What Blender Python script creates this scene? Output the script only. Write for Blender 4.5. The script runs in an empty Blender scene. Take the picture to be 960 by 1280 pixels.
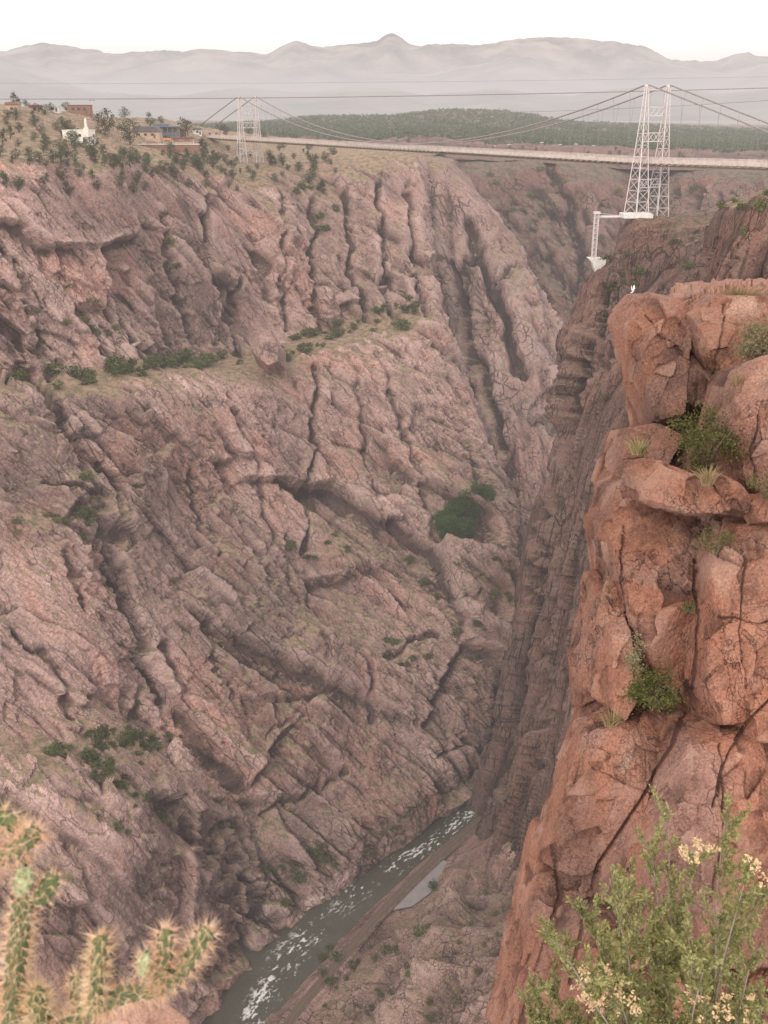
import bpy, math, random
import numpy as np

SEED = 7
rng = np.random.default_rng(SEED)
random.seed(SEED)
C = bpy.context.scene.collection
F32 = np.float32

# ------------------------------------------------------------------ camera model
EYE = np.array([0.0, 0.0, 300.0])
PITCH = math.radians(21.2)
FPX = 1294.0
CP, SP = math.cos(PITCH), math.sin(PITCH)
FWD = np.array([0, CP, -SP]); UPV = np.array([0, SP, CP]); RGT = np.array([1.0, 0, 0])

def ray(x, y):
    return RGT * ((x - 480) / FPX) + UPV * ((640 - y) / FPX) + FWD

def P(x, y, D):
    """point seen in direction (x, y) at horizontal distance D ahead of the viewpoint"""
    d = ray(x, y)
    return EYE + d * (D / d[1])

def Pz(x, y, z):
    d = ray(x, y)
    return EYE + d * ((z - EYE[2]) / d[2])

def pix(p):
    q = np.asarray(p, dtype=np.float64) - EYE
    zc = q @ FWD
    return 480 + FPX * (q @ RGT) / zc, 640 - FPX * (q @ UPV) / zc

def mpp(p):
    """metres covered by one photo pixel at a point"""
    return float((np.asarray(p) - EYE) @ FWD) / FPX

# ------------------------------------------------------------------ object helpers
def tag(o, label=None, cat=None, group=None, kind=None):
    if label: o['label'] = label
    if cat: o['category'] = cat
    if group: o['group'] = group
    if kind: o['kind'] = kind
    return o

def empty(name, loc=(0, 0, 0), rz=0.0):
    o = bpy.data.objects.new(name, None)
    o.empty_display_size = 0.5
    o.location = loc; o.rotation_euler = (0, 0, rz)
    C.objects.link(o)
    return o

def mesh_np(name, v, f, mat=None, parent=None, smooth=True, attrs=None, loc=None, mats=None, midx=None):
    """v (n,3) array, f (m,k) int array"""
    v = np.ascontiguousarray(v, dtype=F32); f = np.ascontiguousarray(f, dtype=np.int32)
    me = bpy.data.meshes.new(name)
    n, (m, k) = len(v), f.shape
    me.vertices.add(n); me.vertices.foreach_set('co', v.ravel())
    me.loops.add(m * k); me.loops.foreach_set('vertex_index', f.ravel())
    me.polygons.add(m)
    me.polygons.foreach_set('loop_start', np.arange(0, m * k, k, dtype=np.int32))
    me.polygons.foreach_set('loop_total', np.full(m, k, dtype=np.int32))
    if smooth: me.polygons.foreach_set('use_smooth', np.ones(m, dtype=bool))
    if attrs:
        for an, av in attrs.items():
            a = me.attributes.new(an, 'FLOAT', 'POINT')
            a.data.foreach_set('value', np.ascontiguousarray(av, dtype=F32))
    me.update(calc_edges=True)
    for mm in (mats or [mat]):
        if mm: me.materials.append(mm)
    if midx is not None:
        me.polygons.foreach_set('material_index', np.ascontiguousarray(midx, dtype=np.int32))
    o = bpy.data.objects.new(name, me)
    if loc is not None: o.location = loc
    C.objects.link(o)
    if parent: o.parent = parent
    return o

class MB:
    """collects boxes, bars, tubes; builds ONE mesh"""
    def __init__(s): s.v = []; s.f = []
    def add(s, vs, fs):
        b = len(s.v); s.v += [tuple(map(float, p)) for p in vs]; s.f += [tuple(b + i for i in q) for q in fs]
    def box(s, c, size, rz=0.0, taper=1.0):
        cx, cy, cz = c; sx, sy, sz = [k / 2 for k in size]; co, si = math.cos(rz), math.sin(rz)
        vs = []
        for dz in (-1, 1):
            t = taper if dz > 0 else 1
            for dx, dy in ((-1, -1), (1, -1), (1, 1), (-1, 1)):
                x, y = dx * sx * t, dy * sy * t
                vs.append((cx + x * co - y * si, cy + x * si + y * co, cz + dz * sz))
        s.add(vs, [(0, 3, 2, 1), (4, 5, 6, 7), (0, 1, 5, 4), (1, 2, 6, 5), (2, 3, 7, 6), (3, 0, 4, 7)])
    def bar(s, a, b, w, h=None):
        h = h or w
        a, b = np.array(a, float), np.array(b, float); d = b - a; L = np.linalg.norm(d); d /= L
        u = np.cross(d, (0, 0, 1)); 
        if np.linalg.norm(u) < 1e-3: u = np.array([1.0, 0, 0])
        u /= np.linalg.norm(u); w2 = np.cross(u, d)
        vs = []
        for p in (a, b):
            for i, j in ((-1, -1), (1, -1), (1, 1), (-1, 1)):
                vs.append(p + u * i * w / 2 + w2 * j * h / 2)
        s.add(vs, [(0, 3, 2, 1), (4, 5, 6, 7), (0, 1, 5, 4), (1, 2, 6, 5), (2, 3, 7, 6), (3, 0, 4, 7)])
    def tube(s, pts, radii, n=6, cap=True):
        pts = [np.array(p, float) for p in pts]
        if not hasattr(radii, '__len__'): radii = [radii] * len(pts)
        rings = []; ref = np.array([0.31, 0.87, 0.38])
        for i, p in enumerate(pts):
            d = pts[min(i + 1, len(pts) - 1)] - pts[max(i - 1, 0)]
            d /= (np.linalg.norm(d) + 1e-9)
            u = np.cross(d, ref); u /= (np.linalg.norm(u) + 1e-9); w = np.cross(d, u)
            b = len(s.v)
            for k in range(n):
                a = 2 * math.pi * k / n
                s.v.append(tuple(p + (u * math.cos(a) + w * math.sin(a)) * radii[i]))
            rings.append(b)
        for i in range(len(rings) - 1):
            for k in range(n):
                k2 = (k + 1) % n
                s.f.append((rings[i] + k, rings[i] + k2, rings[i + 1] + k2, rings[i + 1] + k))
        if cap:
            s.f.append(tuple(rings[0] + k for k in reversed(range(n))))
            s.f.append(tuple(rings[-1] + k for k in range(n)))
    def prism(s, poly, a, b):
        """poly list of (x,z) extruded along y from a to b"""
        n = len(poly)
        vs = [(x, a, z) for x, z in poly] + [(x, b, z) for x, z in poly]
        fs = [tuple(range(n)), tuple(reversed(range(n, 2 * n)))]
        for i in range(n):
            j = (i + 1) % n; fs.append((j, i, n + i, n + j))
        s.add(vs, fs)
    def build(s, name, mat, parent=None, smooth=False):
        me = bpy.data.meshes.new(name); me.from_pydata(s.v, [], s.f); me.update()
        if smooth: me.polygons.foreach_set('use_smooth', np.ones(len(s.f), dtype=bool))
        me.materials.append(mat)
        o = bpy.data.objects.new(name, me); C.objects.link(o)
        if parent: o.parent = parent
        return o

def copy_tree(o, parent=None):
    c = o.copy(); C.objects.link(c)
    if parent: c.parent = parent
    for ch in [k for k in o.children]: copy_tree(ch, c)
    return c

# ------------------------------------------------------------------ numpy noise
def _h(ix, iy, iz, s):
    h = (ix.astype(np.uint32) * np.uint32(0x8DA6B343)) ^ (iy.astype(np.uint32) * np.uint32(0xD8163841)) ^ (iz.astype(np.uint32) * np.uint32(0xCB1AB31F)) ^ np.uint32((s * 0x9E3779B1) & 0xFFFFFFFF)
    h ^= h >> np.uint32(15); h *= np.uint32(0x2C1B3C6D); h ^= h >> np.uint32(12); h *= np.uint32(0x297A2D39); h ^= h >> np.uint32(15)
    return h
def _r(h): return (h & np.uint32(0xFFFFFF)).astype(F32) * F32(1 / 16777216.0)

def vnoise(x, y, z, s=0):
    """gradient noise about -1..1"""
    fx, fy, fz = np.floor(x), np.floor(y), np.floor(z)
    ix, iy, iz = fx.astype(np.int64), fy.astype(np.int64), fz.astype(np.int64)
    x, y, z = (x - fx).astype(F32), (y - fy).astype(F32), (z - fz).astype(F32)
    u, v, w = x * x * x * (x * (x * 6 - 15) + 10), y * y * y * (y * (y * 6 - 15) + 10), z * z * z * (z * (z * 6 - 15) + 10)
    out = 0
    for dx in (0, 1):
        wx = u if dx else 1 - u
        for dy in (0, 1):
            wy = v if dy else 1 - v
            for dz in (0, 1):
                wz = w if dz else 1 - w
                h = _h(ix + dx, iy + dy, iz + dz, s)
                gx = ((h & np.uint32(1023)).astype(F32) / 511.5 - 1); gy = (((h >> np.uint32(10)) & np.uint32(1023)).astype(F32) / 511.5 - 1); gz = (((h >> np.uint32(20)) & np.uint32(1023)).astype(F32) / 511.5 - 1)
                out = out + wx * wy * wz * (gx * (x - dx) + gy * (y - dy) + gz * (z - dz))
    return out * F32(1.35)

def fbm(p, L, oct=4, s=0, gain=0.5, ridged=False):
    a = 1.0; tot = 0; nrm = 0; f = 1.0 / L
    for i in range(oct):
        n = vnoise(p[..., 0] * f, p[..., 1] * f, p[..., 2] * f, s + i * 17)
        if ridged: n = 1 - 2 * np.abs(n)
        tot = tot + a * n; nrm += a; a *= gain; f *= 2.03
    return tot / nrm

def voro2(x, y, s=0):
    """returns F1, F2, cell randoms (3) and offset from the cell point"""
    fx, fy = np.floor(x), np.floor(y); ix, iy = fx.astype(np.int64), fy.astype(np.int64)
    x = (x - fx).astype(F32); y = (y - fy).astype(F32)
    f1 = np.full(x.shape, 9, F32); f2 = np.full(x.shape, 9, F32); hh = np.zeros(x.shape, np.uint32)
    ox = np.zeros(x.shape, F32); oy = np.zeros(x.shape, F32); z0 = np.zeros_like(ix)
    for dx in (-1, 0, 1):
        for dy in (-1, 0, 1):
            h = _h(ix + dx, iy + dy, z0, s)
            px = dx + _r(h) - x; py = dy + _r(h * np.uint32(2654435761) >> np.uint32(3)) - y
            d = px * px + py * py
            near = d < f1
            f2 = np.where(near, f1, np.minimum(f2, d)); f1 = np.where(near, d, f1)
            hh = np.where(near, h, hh); ox = np.where(near, -px, ox); oy = np.where(near, -py, oy)
    r1 = _r(hh * np.uint32(747796405) >> np.uint32(5)); r2 = _r(hh * np.uint32(277803737) >> np.uint32(4)); r3 = _r(hh * np.uint32(3266489917) >> np.uint32(6))
    return np.sqrt(f1), np.sqrt(f2), r1, r2, r3, ox, oy

def voro3(p, s=0):
    fl = np.floor(p); ip = fl.astype(np.int64); q = (p - fl).astype(F32)
    n = len(p); f1 = np.full(n, 9, F32); f2 = np.full(n, 9, F32); hh = np.zeros(n, np.uint32); off = np.zeros((n, 3), F32)
    for dx in (-1, 0, 1):
        for dy in (-1, 0, 1):
            for dz in (-1, 0, 1):
                h = _h(ip[:, 0] + dx, ip[:, 1] + dy, ip[:, 2] + dz, s)
                c = np.stack([dx + _r(h), dy + _r(h * np.uint32(2654435761) >> np.uint32(3)), dz + _r(h * np.uint32(2246822519) >> np.uint32(4))], 1) - q
                d = (c * c).sum(1); near = d < f1
                f2 = np.where(near, f1, np.minimum(f2, d)); f1 = np.where(near, d, f1)
                hh = np.where(near, h, hh); off[near] = -c[near]
    r = [_r(hh * np.uint32(k) >> np.uint32(5)) for k in (747796405, 277803737, 3266489917, 1103515245)]
    return np.sqrt(f1), np.sqrt(f2), r, off

def sstep(a, b, x):
    t = np.clip((x - a) / (b - a), 0, 1); return t * t * (3 - 2 * t)

# ------------------------------------------------------------------ lofted rock walls
def pchip(xk, yk, x):
    """monotone cubic along axis 0. xk (n,), yk (n,...)"""
    xk = np.asarray(xk, float); h = np.diff(xk); hs = h.reshape((-1,) + (1,) * (yk.ndim - 1))
    dl = np.diff(yk, axis=0) / hs
    m = np.zeros_like(yk); m[0] = dl[0]; m[-1] = dl[-1]
    if len(xk) > 2:
        w1 = 2 * hs[1:] + hs[:-1]; w2 = hs[1:] + 2 * hs[:-1]
        with np.errstate(divide='ignore', invalid='ignore'):
            hm = (w1 + w2) / (w1 / dl[:-1] + w2 / dl[1:])
        m[1:-1] = np.where(dl[:-1] * dl[1:] > 0, np.nan_to_num(hm), 0)
    i = np.clip(np.searchsorted(xk, x, side='right') - 1, 0, len(xk) - 2)
    sh = (-1,) + (1,) * (yk.ndim - 1)
    t = ((x - xk[i]) / h[i]).reshape(sh); hh = h[i].reshape(sh)
    return (yk[i] * (1 + 2 * t) * (1 - t) ** 2 + m[i] * hh * t * (1 - t) ** 2 + yk[i + 1] * t * t * (3 - 2 * t) + m[i + 1] * hh * t * t * (t - 1))

def gnormals(g):
    du = np.gradient(g, axis=0); dv = np.gradient(g, axis=1)
    n = np.cross(du, dv); n /= (np.linalg.norm(n, axis=2, keepdims=True) + 1e-9)
    return n

def boxblur(a, r):
    for ax in (0, 1):
        p = np.pad(a, [(r + 1, r) if k == ax else (0, 0) for k in (0, 1)], mode='edge')
        c = np.cumsum(p, axis=ax, dtype=np.float64)
        a = (c[2 * r + 1:] - c[:-2 * r - 1]) / (2 * r + 1) if ax == 0 else (c[:, 2 * r + 1:] - c[:, :-2 * r - 1]) / (2 * r + 1)
    return a.astype(F32)

def seg_dist(px, py, poly):
    d = np.full(px.shape, 1e9, F32); prog = np.zeros(px.shape, F32)
    for (x0, y0), (x1, y1) in zip(poly[:-1], poly[1:]):
        dx, dy = x1 - x0, y1 - y0; L2 = dx * dx + dy * dy
        t = np.clip(((px - x0) * dx + (py - y0) * dy) / L2, 0, 1)
        d = np.minimum(d, np.hypot(px - x0 - t * dx, py - y0 - t * dy))
    return d

def in_poly(px, py, poly):
    ins = np.zeros(px.shape, bool); n = len(poly); j = n - 1
    for i in range(n):
        xi, yi = poly[i]; xj, yj = poly[j]
        if yi != yj:
            ins ^= ((yi > py) != (yj > py)) & (px < (xj - xi) * (py - yi) / (yj - yi) + xi)
        j = i
    return ins

class Sheet: pass

def loft(cols, step=1.25, zmode=None):
    """cols: list of profiles (equal length) of world points -> dense grid (rows, cols, 3) and pixel coordinates"""
    K = np.array(cols, float).transpose(1, 0, 2)          # rows, cols, 3
    px, py = pix(K.reshape(-1, 3)); pp = np.stack([px, py], 1).reshape(K.shape[0], K.shape[1], 2)
    rl = np.linalg.norm(np.diff(pp, axis=0), axis=2); cl = np.linalg.norm(np.diff(pp, axis=1), axis=2)
    rl = np.maximum(rl.mean(1), 4); cl = np.maximum(cl.mean(0), 4)
    rk = np.concatenate([[0], np.cumsum(rl)]); ck = np.concatenate([[0], np.cumsum(cl)])
    nr, nc = int(rk[-1] / step) + 2, int(ck[-1] / step) + 2
    g = pchip(rk, K, np.linspace(0, rk[-1], nr))
    g = pchip(ck, g.transpose(1, 0, 2), np.linspace(0, ck[-1], nc)).transpose(1, 0, 2)
    return g

def rockify(g, facets, fb=(), creases=(), bumps=(), calm=None, warp=(18, 6), seed=0, ridge=None, soft=3, relong=6.0, fbz=1.0):
    """displace a lofted grid into fractured rock. facets: (L, angle_deg, aniso, amp_offset, amp_tilt, crack)"""
    S = Sheet(); S.base = g
    N = gnormals(g)
    # smooth normals so that displaced ledges do not cross
    Ns = np.stack([boxblur(N[..., k], 14) for k in range(3)], 2); Ns /= np.linalg.norm(Ns, axis=2, keepdims=True) + 1e-9
    tocam = EYE - g
    if ((Ns * tocam).sum(2)).mean() < 0: Ns = -Ns
    pts = g.reshape(-1, 3); c0 = pts.mean(0)
    nm = Ns.reshape(-1, 3).mean(0); nm /= np.linalg.norm(nm)
    hor = np.cross((0, 0, 1), nm); hor /= np.linalg.norm(hor); ver = np.cross(nm, hor)
    u = (g - c0) @ hor; v = (g - c0) @ ver; w = (g - c0) @ nm
    px, py = pix(pts); px = px.reshape(u.shape).astype(F32); py = py.reshape(u.shape).astype(F32)
    S.px, S.py = px, py
    tone = np.zeros(u.shape, F32); crack = np.zeros(u.shape, F32)
    wl, wa = warp
    def pass_(gg, u, v, w, sel, off):
        disp = np.zeros(u.shape, F32); t_ = 0; c_ = 0
        gz = gg * np.array([1, 1, fbz]); wu = fbm(gz, wl, 3, seed + 5) * wa; wv = fbm(gz, wl, 3, seed + 55) * wa
        for k, (L, ang, an, ao, at, cr) in sel:
            a = math.radians(ang)
            # elongated direction at angle ang measured from vertical, positive leans top-left to bottom-right
            uu, vv = u + wu * min(1, L / 25) + w * .45 * off, v + wv * min(1, L / 25) + w * (.3 + .5 * off)
            e1 = uu * math.cos(a) + vv * math.sin(a)
            e2 = -uu * math.sin(a) + vv * math.cos(a)
            f1, f2, r1, r2, r3, ox, oy = voro2(e1 / L, e2 / (L * an), seed + 31 * k)
            h = (r1 - 0.5) * ao + (r2 - 0.5) * at * ox * 2 + (r3 - 0.5) * at * oy * 2
            e = 1 - sstep(0.0, 0.13, f2 - f1)
            md = fbm(gz, L * 3.2 if L > mid else L * 5 + 12, 2, seed + 200 + k); am = 0.35 + 1.0 * sstep(-0.25, 0.35, md) if L > mid else 0.22 + 1.15 * sstep(-0.15, 0.35, md)
            ek = sstep(0.0, 0.35, fbm(gg * np.array([1, 1, fbz]), L * 1.3, 2, seed + 300 + k))
            disp += L * (h * am - cr * e * ek); t_ = t_ + (r2 - 0.5) * (1.0 if L > mid else 0.6) * am; c_ = c_ + e * ek * 0.35
        return disp, t_, c_, wu
    Ls = [f[0] for f in facets]; mid = sorted(Ls)[len(Ls) // 2]
    sel = list(enumerate(facets))
    disp, tone, crack, wu = pass_(g, u, v, w, [s_ for s_ in sel if s_[1][0] > mid], 0.0)
    disp = boxblur(disp, soft)
    for (L, o, amp, rid) in fb[:-1]:
        disp += amp * fbm(g * np.array([1, 1, fbz]), L, o, seed + 7, 0.5, rid)
    if ridge is not None:                               # flutes running down the wall
        L, ang, amp = ridge; a = math.radians(ang)
        e1 = (u + wu * 0.6) * math.cos(a) + v * math.sin(a); e2 = -u * math.sin(a) + v * math.cos(a)
        q = np.stack([e1 / L, e2 / (L * relong), np.zeros_like(e1)], 2)
        disp += amp * fbm(q, 1.0, 4, seed + 91, 0.55, True)
    if calm is not None: disp *= calm
    wob = fbm(np.stack([px, py, px * 0], 2), 30, 3, seed + 3) * 15
    for (poly, wd, dp) in creases:
        d = seg_dist(px + wob, py + wob[::-1, ::-1], poly); q = np.exp(-(d / wd) ** 2); disp -= dp * q; crack += 0.5 * q
    for (poly, wd, dp) in bumps:
        d = seg_dist(px + wob, py, poly); disp += dp * np.exp(-(d / wd) ** 2)
    g1 = g + Ns * disp[..., None]
    N1 = gnormals(g1)
    if (N1 * Ns).sum(2).mean() < 0: N1 = -N1
    N1 = np.stack([boxblur(N1[..., k], 5) for k in range(3)], 2); N1 = N1 + Ns * .5; N1 /= np.linalg.norm(N1, axis=2, keepdims=True) + 1e-9
    d2, t2, c2, _ = pass_(g1, (g1 - c0) @ hor, (g1 - c0) @ ver, (g1 - c0) @ nm, [s_ for s_ in sel if s_[1][0] <= mid], 1.0)
    for (L, o, amp, rid) in fb[-1:]: d2 += amp * fbm(g1 * np.array([1, 1, fbz]), L, o, seed + 7, 0.5, rid)
    if calm is not None: d2 *= calm
    tone = tone + t2; crack = crack + c2; disp = disp + d2
    S.g = g1 + N1 * d2[..., None]
    S.disp = disp
    n2 = gnormals(S.g)
    if (n2 * Ns).sum(2).mean() < 0: n2 = -n2
    S.n = n2
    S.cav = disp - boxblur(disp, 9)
    S.tone = tone; S.crack = crack
    return S

def sheet_mesh(S, name, mat, veg=None, extra=None, smooth=False):
    nr, nc = S.g.shape[:2]
    idx = np.arange(nr * nc, dtype=np.int32).reshape(nr, nc)
    f = np.stack([idx[:-1, :-1], idx[:-1, 1:], idx[1:, 1:], idx[1:, :-1]], 2).reshape(-1, 4)
    v = S.g.reshape(-1, 3)
    # orient towards the viewer side
    t = v[f[len(f) // 2]]; nn = np.cross(t[1] - t[0], t[3] - t[0])
    if nn @ S.n.reshape(-1, 3)[f[len(f) // 2][0]] < 0: f = f[:, ::-1]
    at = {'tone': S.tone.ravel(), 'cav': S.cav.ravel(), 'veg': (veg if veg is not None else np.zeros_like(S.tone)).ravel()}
    if extra is not None: at['extra'] = extra.ravel()
    return mesh_np(name, v, f, mat, attrs=at, smooth=smooth)

# ------------------------------------------------------------------ materials
def new_mat(name):
    m = bpy.data.materials.new(name); m.use_nodes = True
    nt = m.node_tree; nt.nodes.clear()
    out = nt.nodes.new('ShaderNodeOutputMaterial'); b = nt.nodes.new('ShaderNodeBsdfPrincipled')
    nt.links.new(b.outputs[0], out.inputs[0])
    b.inputs['Roughness'].default_value = 0.9
    b.inputs['Specular IOR Level'].default_value = 0.2
    return m, nt, b

def N_(nt, t, **kw):
    n = nt.nodes.new(t)
    for k, val in kw.items(): setattr(n, k, val)
    return n

def noise_n(nt, co, scale, detail=6, rough=0.6, dist=0.0):
    n = N_(nt, 'ShaderNodeTexNoise'); n.inputs['Scale'].default_value = scale; n.inputs['Detail'].default_value = detail
    n.inputs['Roughness'].default_value = rough; n.inputs['Distortion'].default_value = dist
    nt.links.new(co, n.inputs['Vector']); return n.outputs['Fac']

def ramp_n(nt, fac, stops):
    r = N_(nt, 'ShaderNodeValToRGB'); el = r.color_ramp.elements
    while len(el) < len(stops): el.new(0.5)
    for e, (p, c) in zip(el, stops): e.position = p; e.color = (c[0], c[1], c[2], 1)
    nt.links.new(fac, r.inputs[0]); return r.outputs[0]

def map_n(nt, x, a, b, c=0.0, d=1.0):
    m = N_(nt, 'ShaderNodeMapRange'); m.inputs[1].default_value = a; m.inputs[2].default_value = b
    m.inputs[3].default_value = c; m.inputs[4].default_value = d; nt.links.new(x, m.inputs[0]); return m.outputs[0]

def mix_n(nt, fac, a, b, mode='MIX'):
    m = N_(nt, 'ShaderNodeMix'); m.data_type = 'RGBA'; m.blend_type = mode
    if isinstance(fac, (int, float)): m.inputs[0].default_value = fac
    else: nt.links.new(fac, m.inputs[0])
    for i, x in ((6, a), (7, b)):
        if isinstance(x, (tuple, list)): m.inputs[i].default_value = (x[0], x[1], x[2], 1)
        else: nt.links.new(x, m.inputs[i])
    return m.outputs[2]

def math_n(nt, op, a, b=None):
    m = N_(nt, 'ShaderNodeMath', operation=op)
    for i, x in enumerate((a, b)):
        if x is None: continue
        if isinstance(x, (int, float)): m.inputs[i].default_value = x
        else: nt.links.new(x, m.inputs[i])
    return m.outputs[0]

def attr_n(nt, name):
    a = N_(nt, 'ShaderNodeAttribute'); a.attribute_name = name; return a.outputs['Fac']

def objco(nt): return N_(nt, 'ShaderNodeTexCoord').outputs['Object']

def rock_mat(name, dark, mid, light, alt, scale, stretch=(1, 1, 1), rot=(0, 0, 0), bump=1.0, bump_dist=1.0, soil=(0.33, 0.225, 0.17), green=(0.155, 0.14, 0.08), cavk=1.0, streak=0.4, crk=(.2, .5, .06), crks=.55, patch=.35, lich=.28):
    m, nt, b = new_mat(name); co = objco(nt)
    mp = N_(nt, 'ShaderNodeMapping'); mp.vector_type = 'TEXTURE'; mp.inputs['Scale'].default_value = [1 / k for k in stretch]; mp.inputs['Rotation'].default_value = [math.radians(a) for a in rot]
    nt.links.new(co, mp.inputs[0]); cs = mp.outputs[0]
    big = noise_n(nt, co, 0.9 * scale, 5, 0.62, 0.6)
    str_ = noise_n(nt, cs, 3.0 * scale, 5, 0.68, 0.4)
    fine = noise_n(nt, co, 16 * scale, 4, 0.72)
    tone = attr_n(nt, 'tone')
    fac = math_n(nt, 'ADD', math_n(nt, 'MULTIPLY', big, 0.55), math_n(nt, 'MULTIPLY', str_, 0.3))
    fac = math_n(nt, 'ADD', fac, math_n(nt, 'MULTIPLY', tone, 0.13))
    fac = math_n(nt, 'ADD', fac, math_n(nt, 'MULTIPLY', fine, 0.15))
    col = ramp_n(nt, fac, [(0.28, dark), (0.45, mid), (0.58, mid), (0.75, light)])
    # second hue in broad patches
    hue = map_n(nt, noise_n(nt, co, 0.5 * scale, 3, 0.55, 1.0), 0.48, 0.62)
    col = mix_n(nt, math_n(nt, 'MULTIPLY', hue, 0.75), col, alt)
    gh = map_n(nt, noise_n(nt, co, 1.3 * scale, 3, 0.6, .5), 0.54, 0.66)
    col = mix_n(nt, math_n(nt, 'MULTIPLY', gh, lich), col, [(m_ * .5 + .09) * k for m_, k in zip(mid, (1.0, 1.0, .88))])
    # fine grain
    gr = map_n(nt, noise_n(nt, co, 30 * scale, 3, 0.75), 0.3, 0.72, 0.55, 1.4)
    col = mix_n(nt, 1.0, col, N_(nt, 'ShaderNodeCombineColor').outputs[0], 'MIX') if False else col
    cc = N_(nt, 'ShaderNodeCombineXYZ'); [nt.links.new(gr, cc.inputs[i]) for i in range(3)]
    col = mix_n(nt, 1.0, col, cc.outputs[0], 'MULTIPLY')
    # dark weathering streaks
    sk = map_n(nt, noise_n(nt, cs, 1.7 * scale, 4, 0.6, 0.3), 0.56, 0.70)
    col = mix_n(nt, math_n(nt, 'MULTIPLY', sk, streak), col, [d * 0.55 for d in dark])
    # broad pale and dark sweeps of the wall
    bp_ = map_n(nt, noise_n(nt, co, 0.22 * scale, 2, 0.5, 0.5), 0.36, 0.64, 1 - patch, 1 + patch)
    c2_ = N_(nt, 'ShaderNodeCombineXYZ'); [nt.links.new(bp_, c2_.inputs[i]) for i in range(3)]
    col = mix_n(nt, 1.0, col, c2_.outputs[0], 'MULTIPLY')
    # raised edges paler, occlusion-like shade painted into recesses
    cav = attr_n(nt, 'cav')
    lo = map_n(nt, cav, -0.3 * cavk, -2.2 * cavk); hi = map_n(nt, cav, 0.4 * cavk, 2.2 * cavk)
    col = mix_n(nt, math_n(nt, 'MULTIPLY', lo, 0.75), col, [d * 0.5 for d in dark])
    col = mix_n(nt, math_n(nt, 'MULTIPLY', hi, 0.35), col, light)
    # soil and thin growth on ledges
    veg = attr_n(nt, 'veg')
    sn = noise_n(nt, co, 9 * scale, 3, 0.65)
    soilc = mix_n(nt, map_n(nt, sn, 0.42, 0.62), soil, green)
    vf = map_n(nt, math_n(nt, 'ADD', veg, math_n(nt, 'MULTIPLY', math_n(nt, 'SUBTRACT', fine, 0.5), 0.6)), 0.35, 0.65)
    col = mix_n(nt, vf, col, soilc)
    lines = None
    wp = N_(nt, 'ShaderNodeTexNoise'); wp.inputs['Scale'].default_value = 5 * scale; wp.inputs['Detail'].default_value = 4; nt.links.new(cs, wp.inputs['Vector'])
    for q, (vsc, wid) in enumerate(((crk[0], crk[2]), (crk[1], crk[2] * .9))):
        vm = N_(nt, 'ShaderNodeVectorMath', operation='SCALE'); nt.links.new(wp.outputs['Color'], vm.inputs[0]); vm.inputs['Scale'].default_value = .55 / vsc
        va = N_(nt, 'ShaderNodeVectorMath', operation='ADD'); nt.links.new(cs, va.inputs[0]); nt.links.new(vm.outputs[0], va.inputs[1])
        vo = N_(nt, 'ShaderNodeTexVoronoi', feature='DISTANCE_TO_EDGE'); vo.inputs['Scale'].default_value = vsc; nt.links.new(va.outputs[0], vo.inputs['Vector'])
        ln = map_n(nt, vo.outputs['Distance'], 0.0, wid, 1, 0)
        ln = math_n(nt, 'MULTIPLY', ln, map_n(nt, noise_n(nt, co, vsc * .3, 2, .5), .46, .62))
        lines = ln if lines is None else math_n(nt, 'MAXIMUM', lines, ln)
    lines = math_n(nt, 'MULTIPLY', lines, math_n(nt, 'SUBTRACT', 1.0, vf))
    col = mix_n(nt, math_n(nt, 'MULTIPLY', lines, crks), col, [d * 0.35 for d in dark])
    nt.links.new(col, b.inputs['Base Color'])
    h = math_n(nt, 'ADD', math_n(nt, 'MULTIPLY', fine, 0.6), math_n(nt, 'MULTIPLY', str_, 0.9))
    h = math_n(nt, 'SUBTRACT', h, math_n(nt, 'MULTIPLY', lines, .5))
    h = math_n(nt, 'ADD', h, math_n(nt, 'MULTIPLY', noise_n(nt, co, 60 * scale, 2, 0.7), 0.2))
    bp = N_(nt, 'ShaderNodeBump'); bp.inputs['Strength'].default_value = bump; bp.inputs['Distance'].default_value = bump_dist
    nt.links.new(h, bp.inputs['Height']); nt.links.new(bp.outputs[0], b.inputs['Normal'])
    return m

def plain_mat(name, c, var=0.25, scale=3.0, rough=0.8, metal=0.0, spec=0.3, obj_random=0.0, c2=None):
    m, nt, b = new_mat(name); co = objco(nt)
    n = noise_n(nt, co, scale, 6, 0.65)
    c2 = c2 or [k * (1 - var) for k in c]
    col = mix_n(nt, map_n(nt, n, 0.35, 0.65), c2, [k * (1 + var * 0.4) for k in c])
    if obj_random:
        oi = N_(nt, 'ShaderNodeObjectInfo'); hs = N_(nt, 'ShaderNodeHueSaturation')
        nt.links.new(map_n(nt, oi.outputs['Random'], 0, 1, 1 - obj_random, 1 + obj_random), hs.inputs['Value'])
        nt.links.new(map_n(nt, oi.outputs['Random'], 0, 1, 0.485, 0.515), hs.inputs['Hue'])
        nt.links.new(col, hs.inputs['Color']); col = hs.outputs[0]
    nt.links.new(col, b.inputs['Base Color'])
    b.inputs['Roughness'].default_value = rough; b.inputs['Metallic'].default_value = metal; b.inputs['Specular IOR Level'].default_value = spec
    return m

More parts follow.
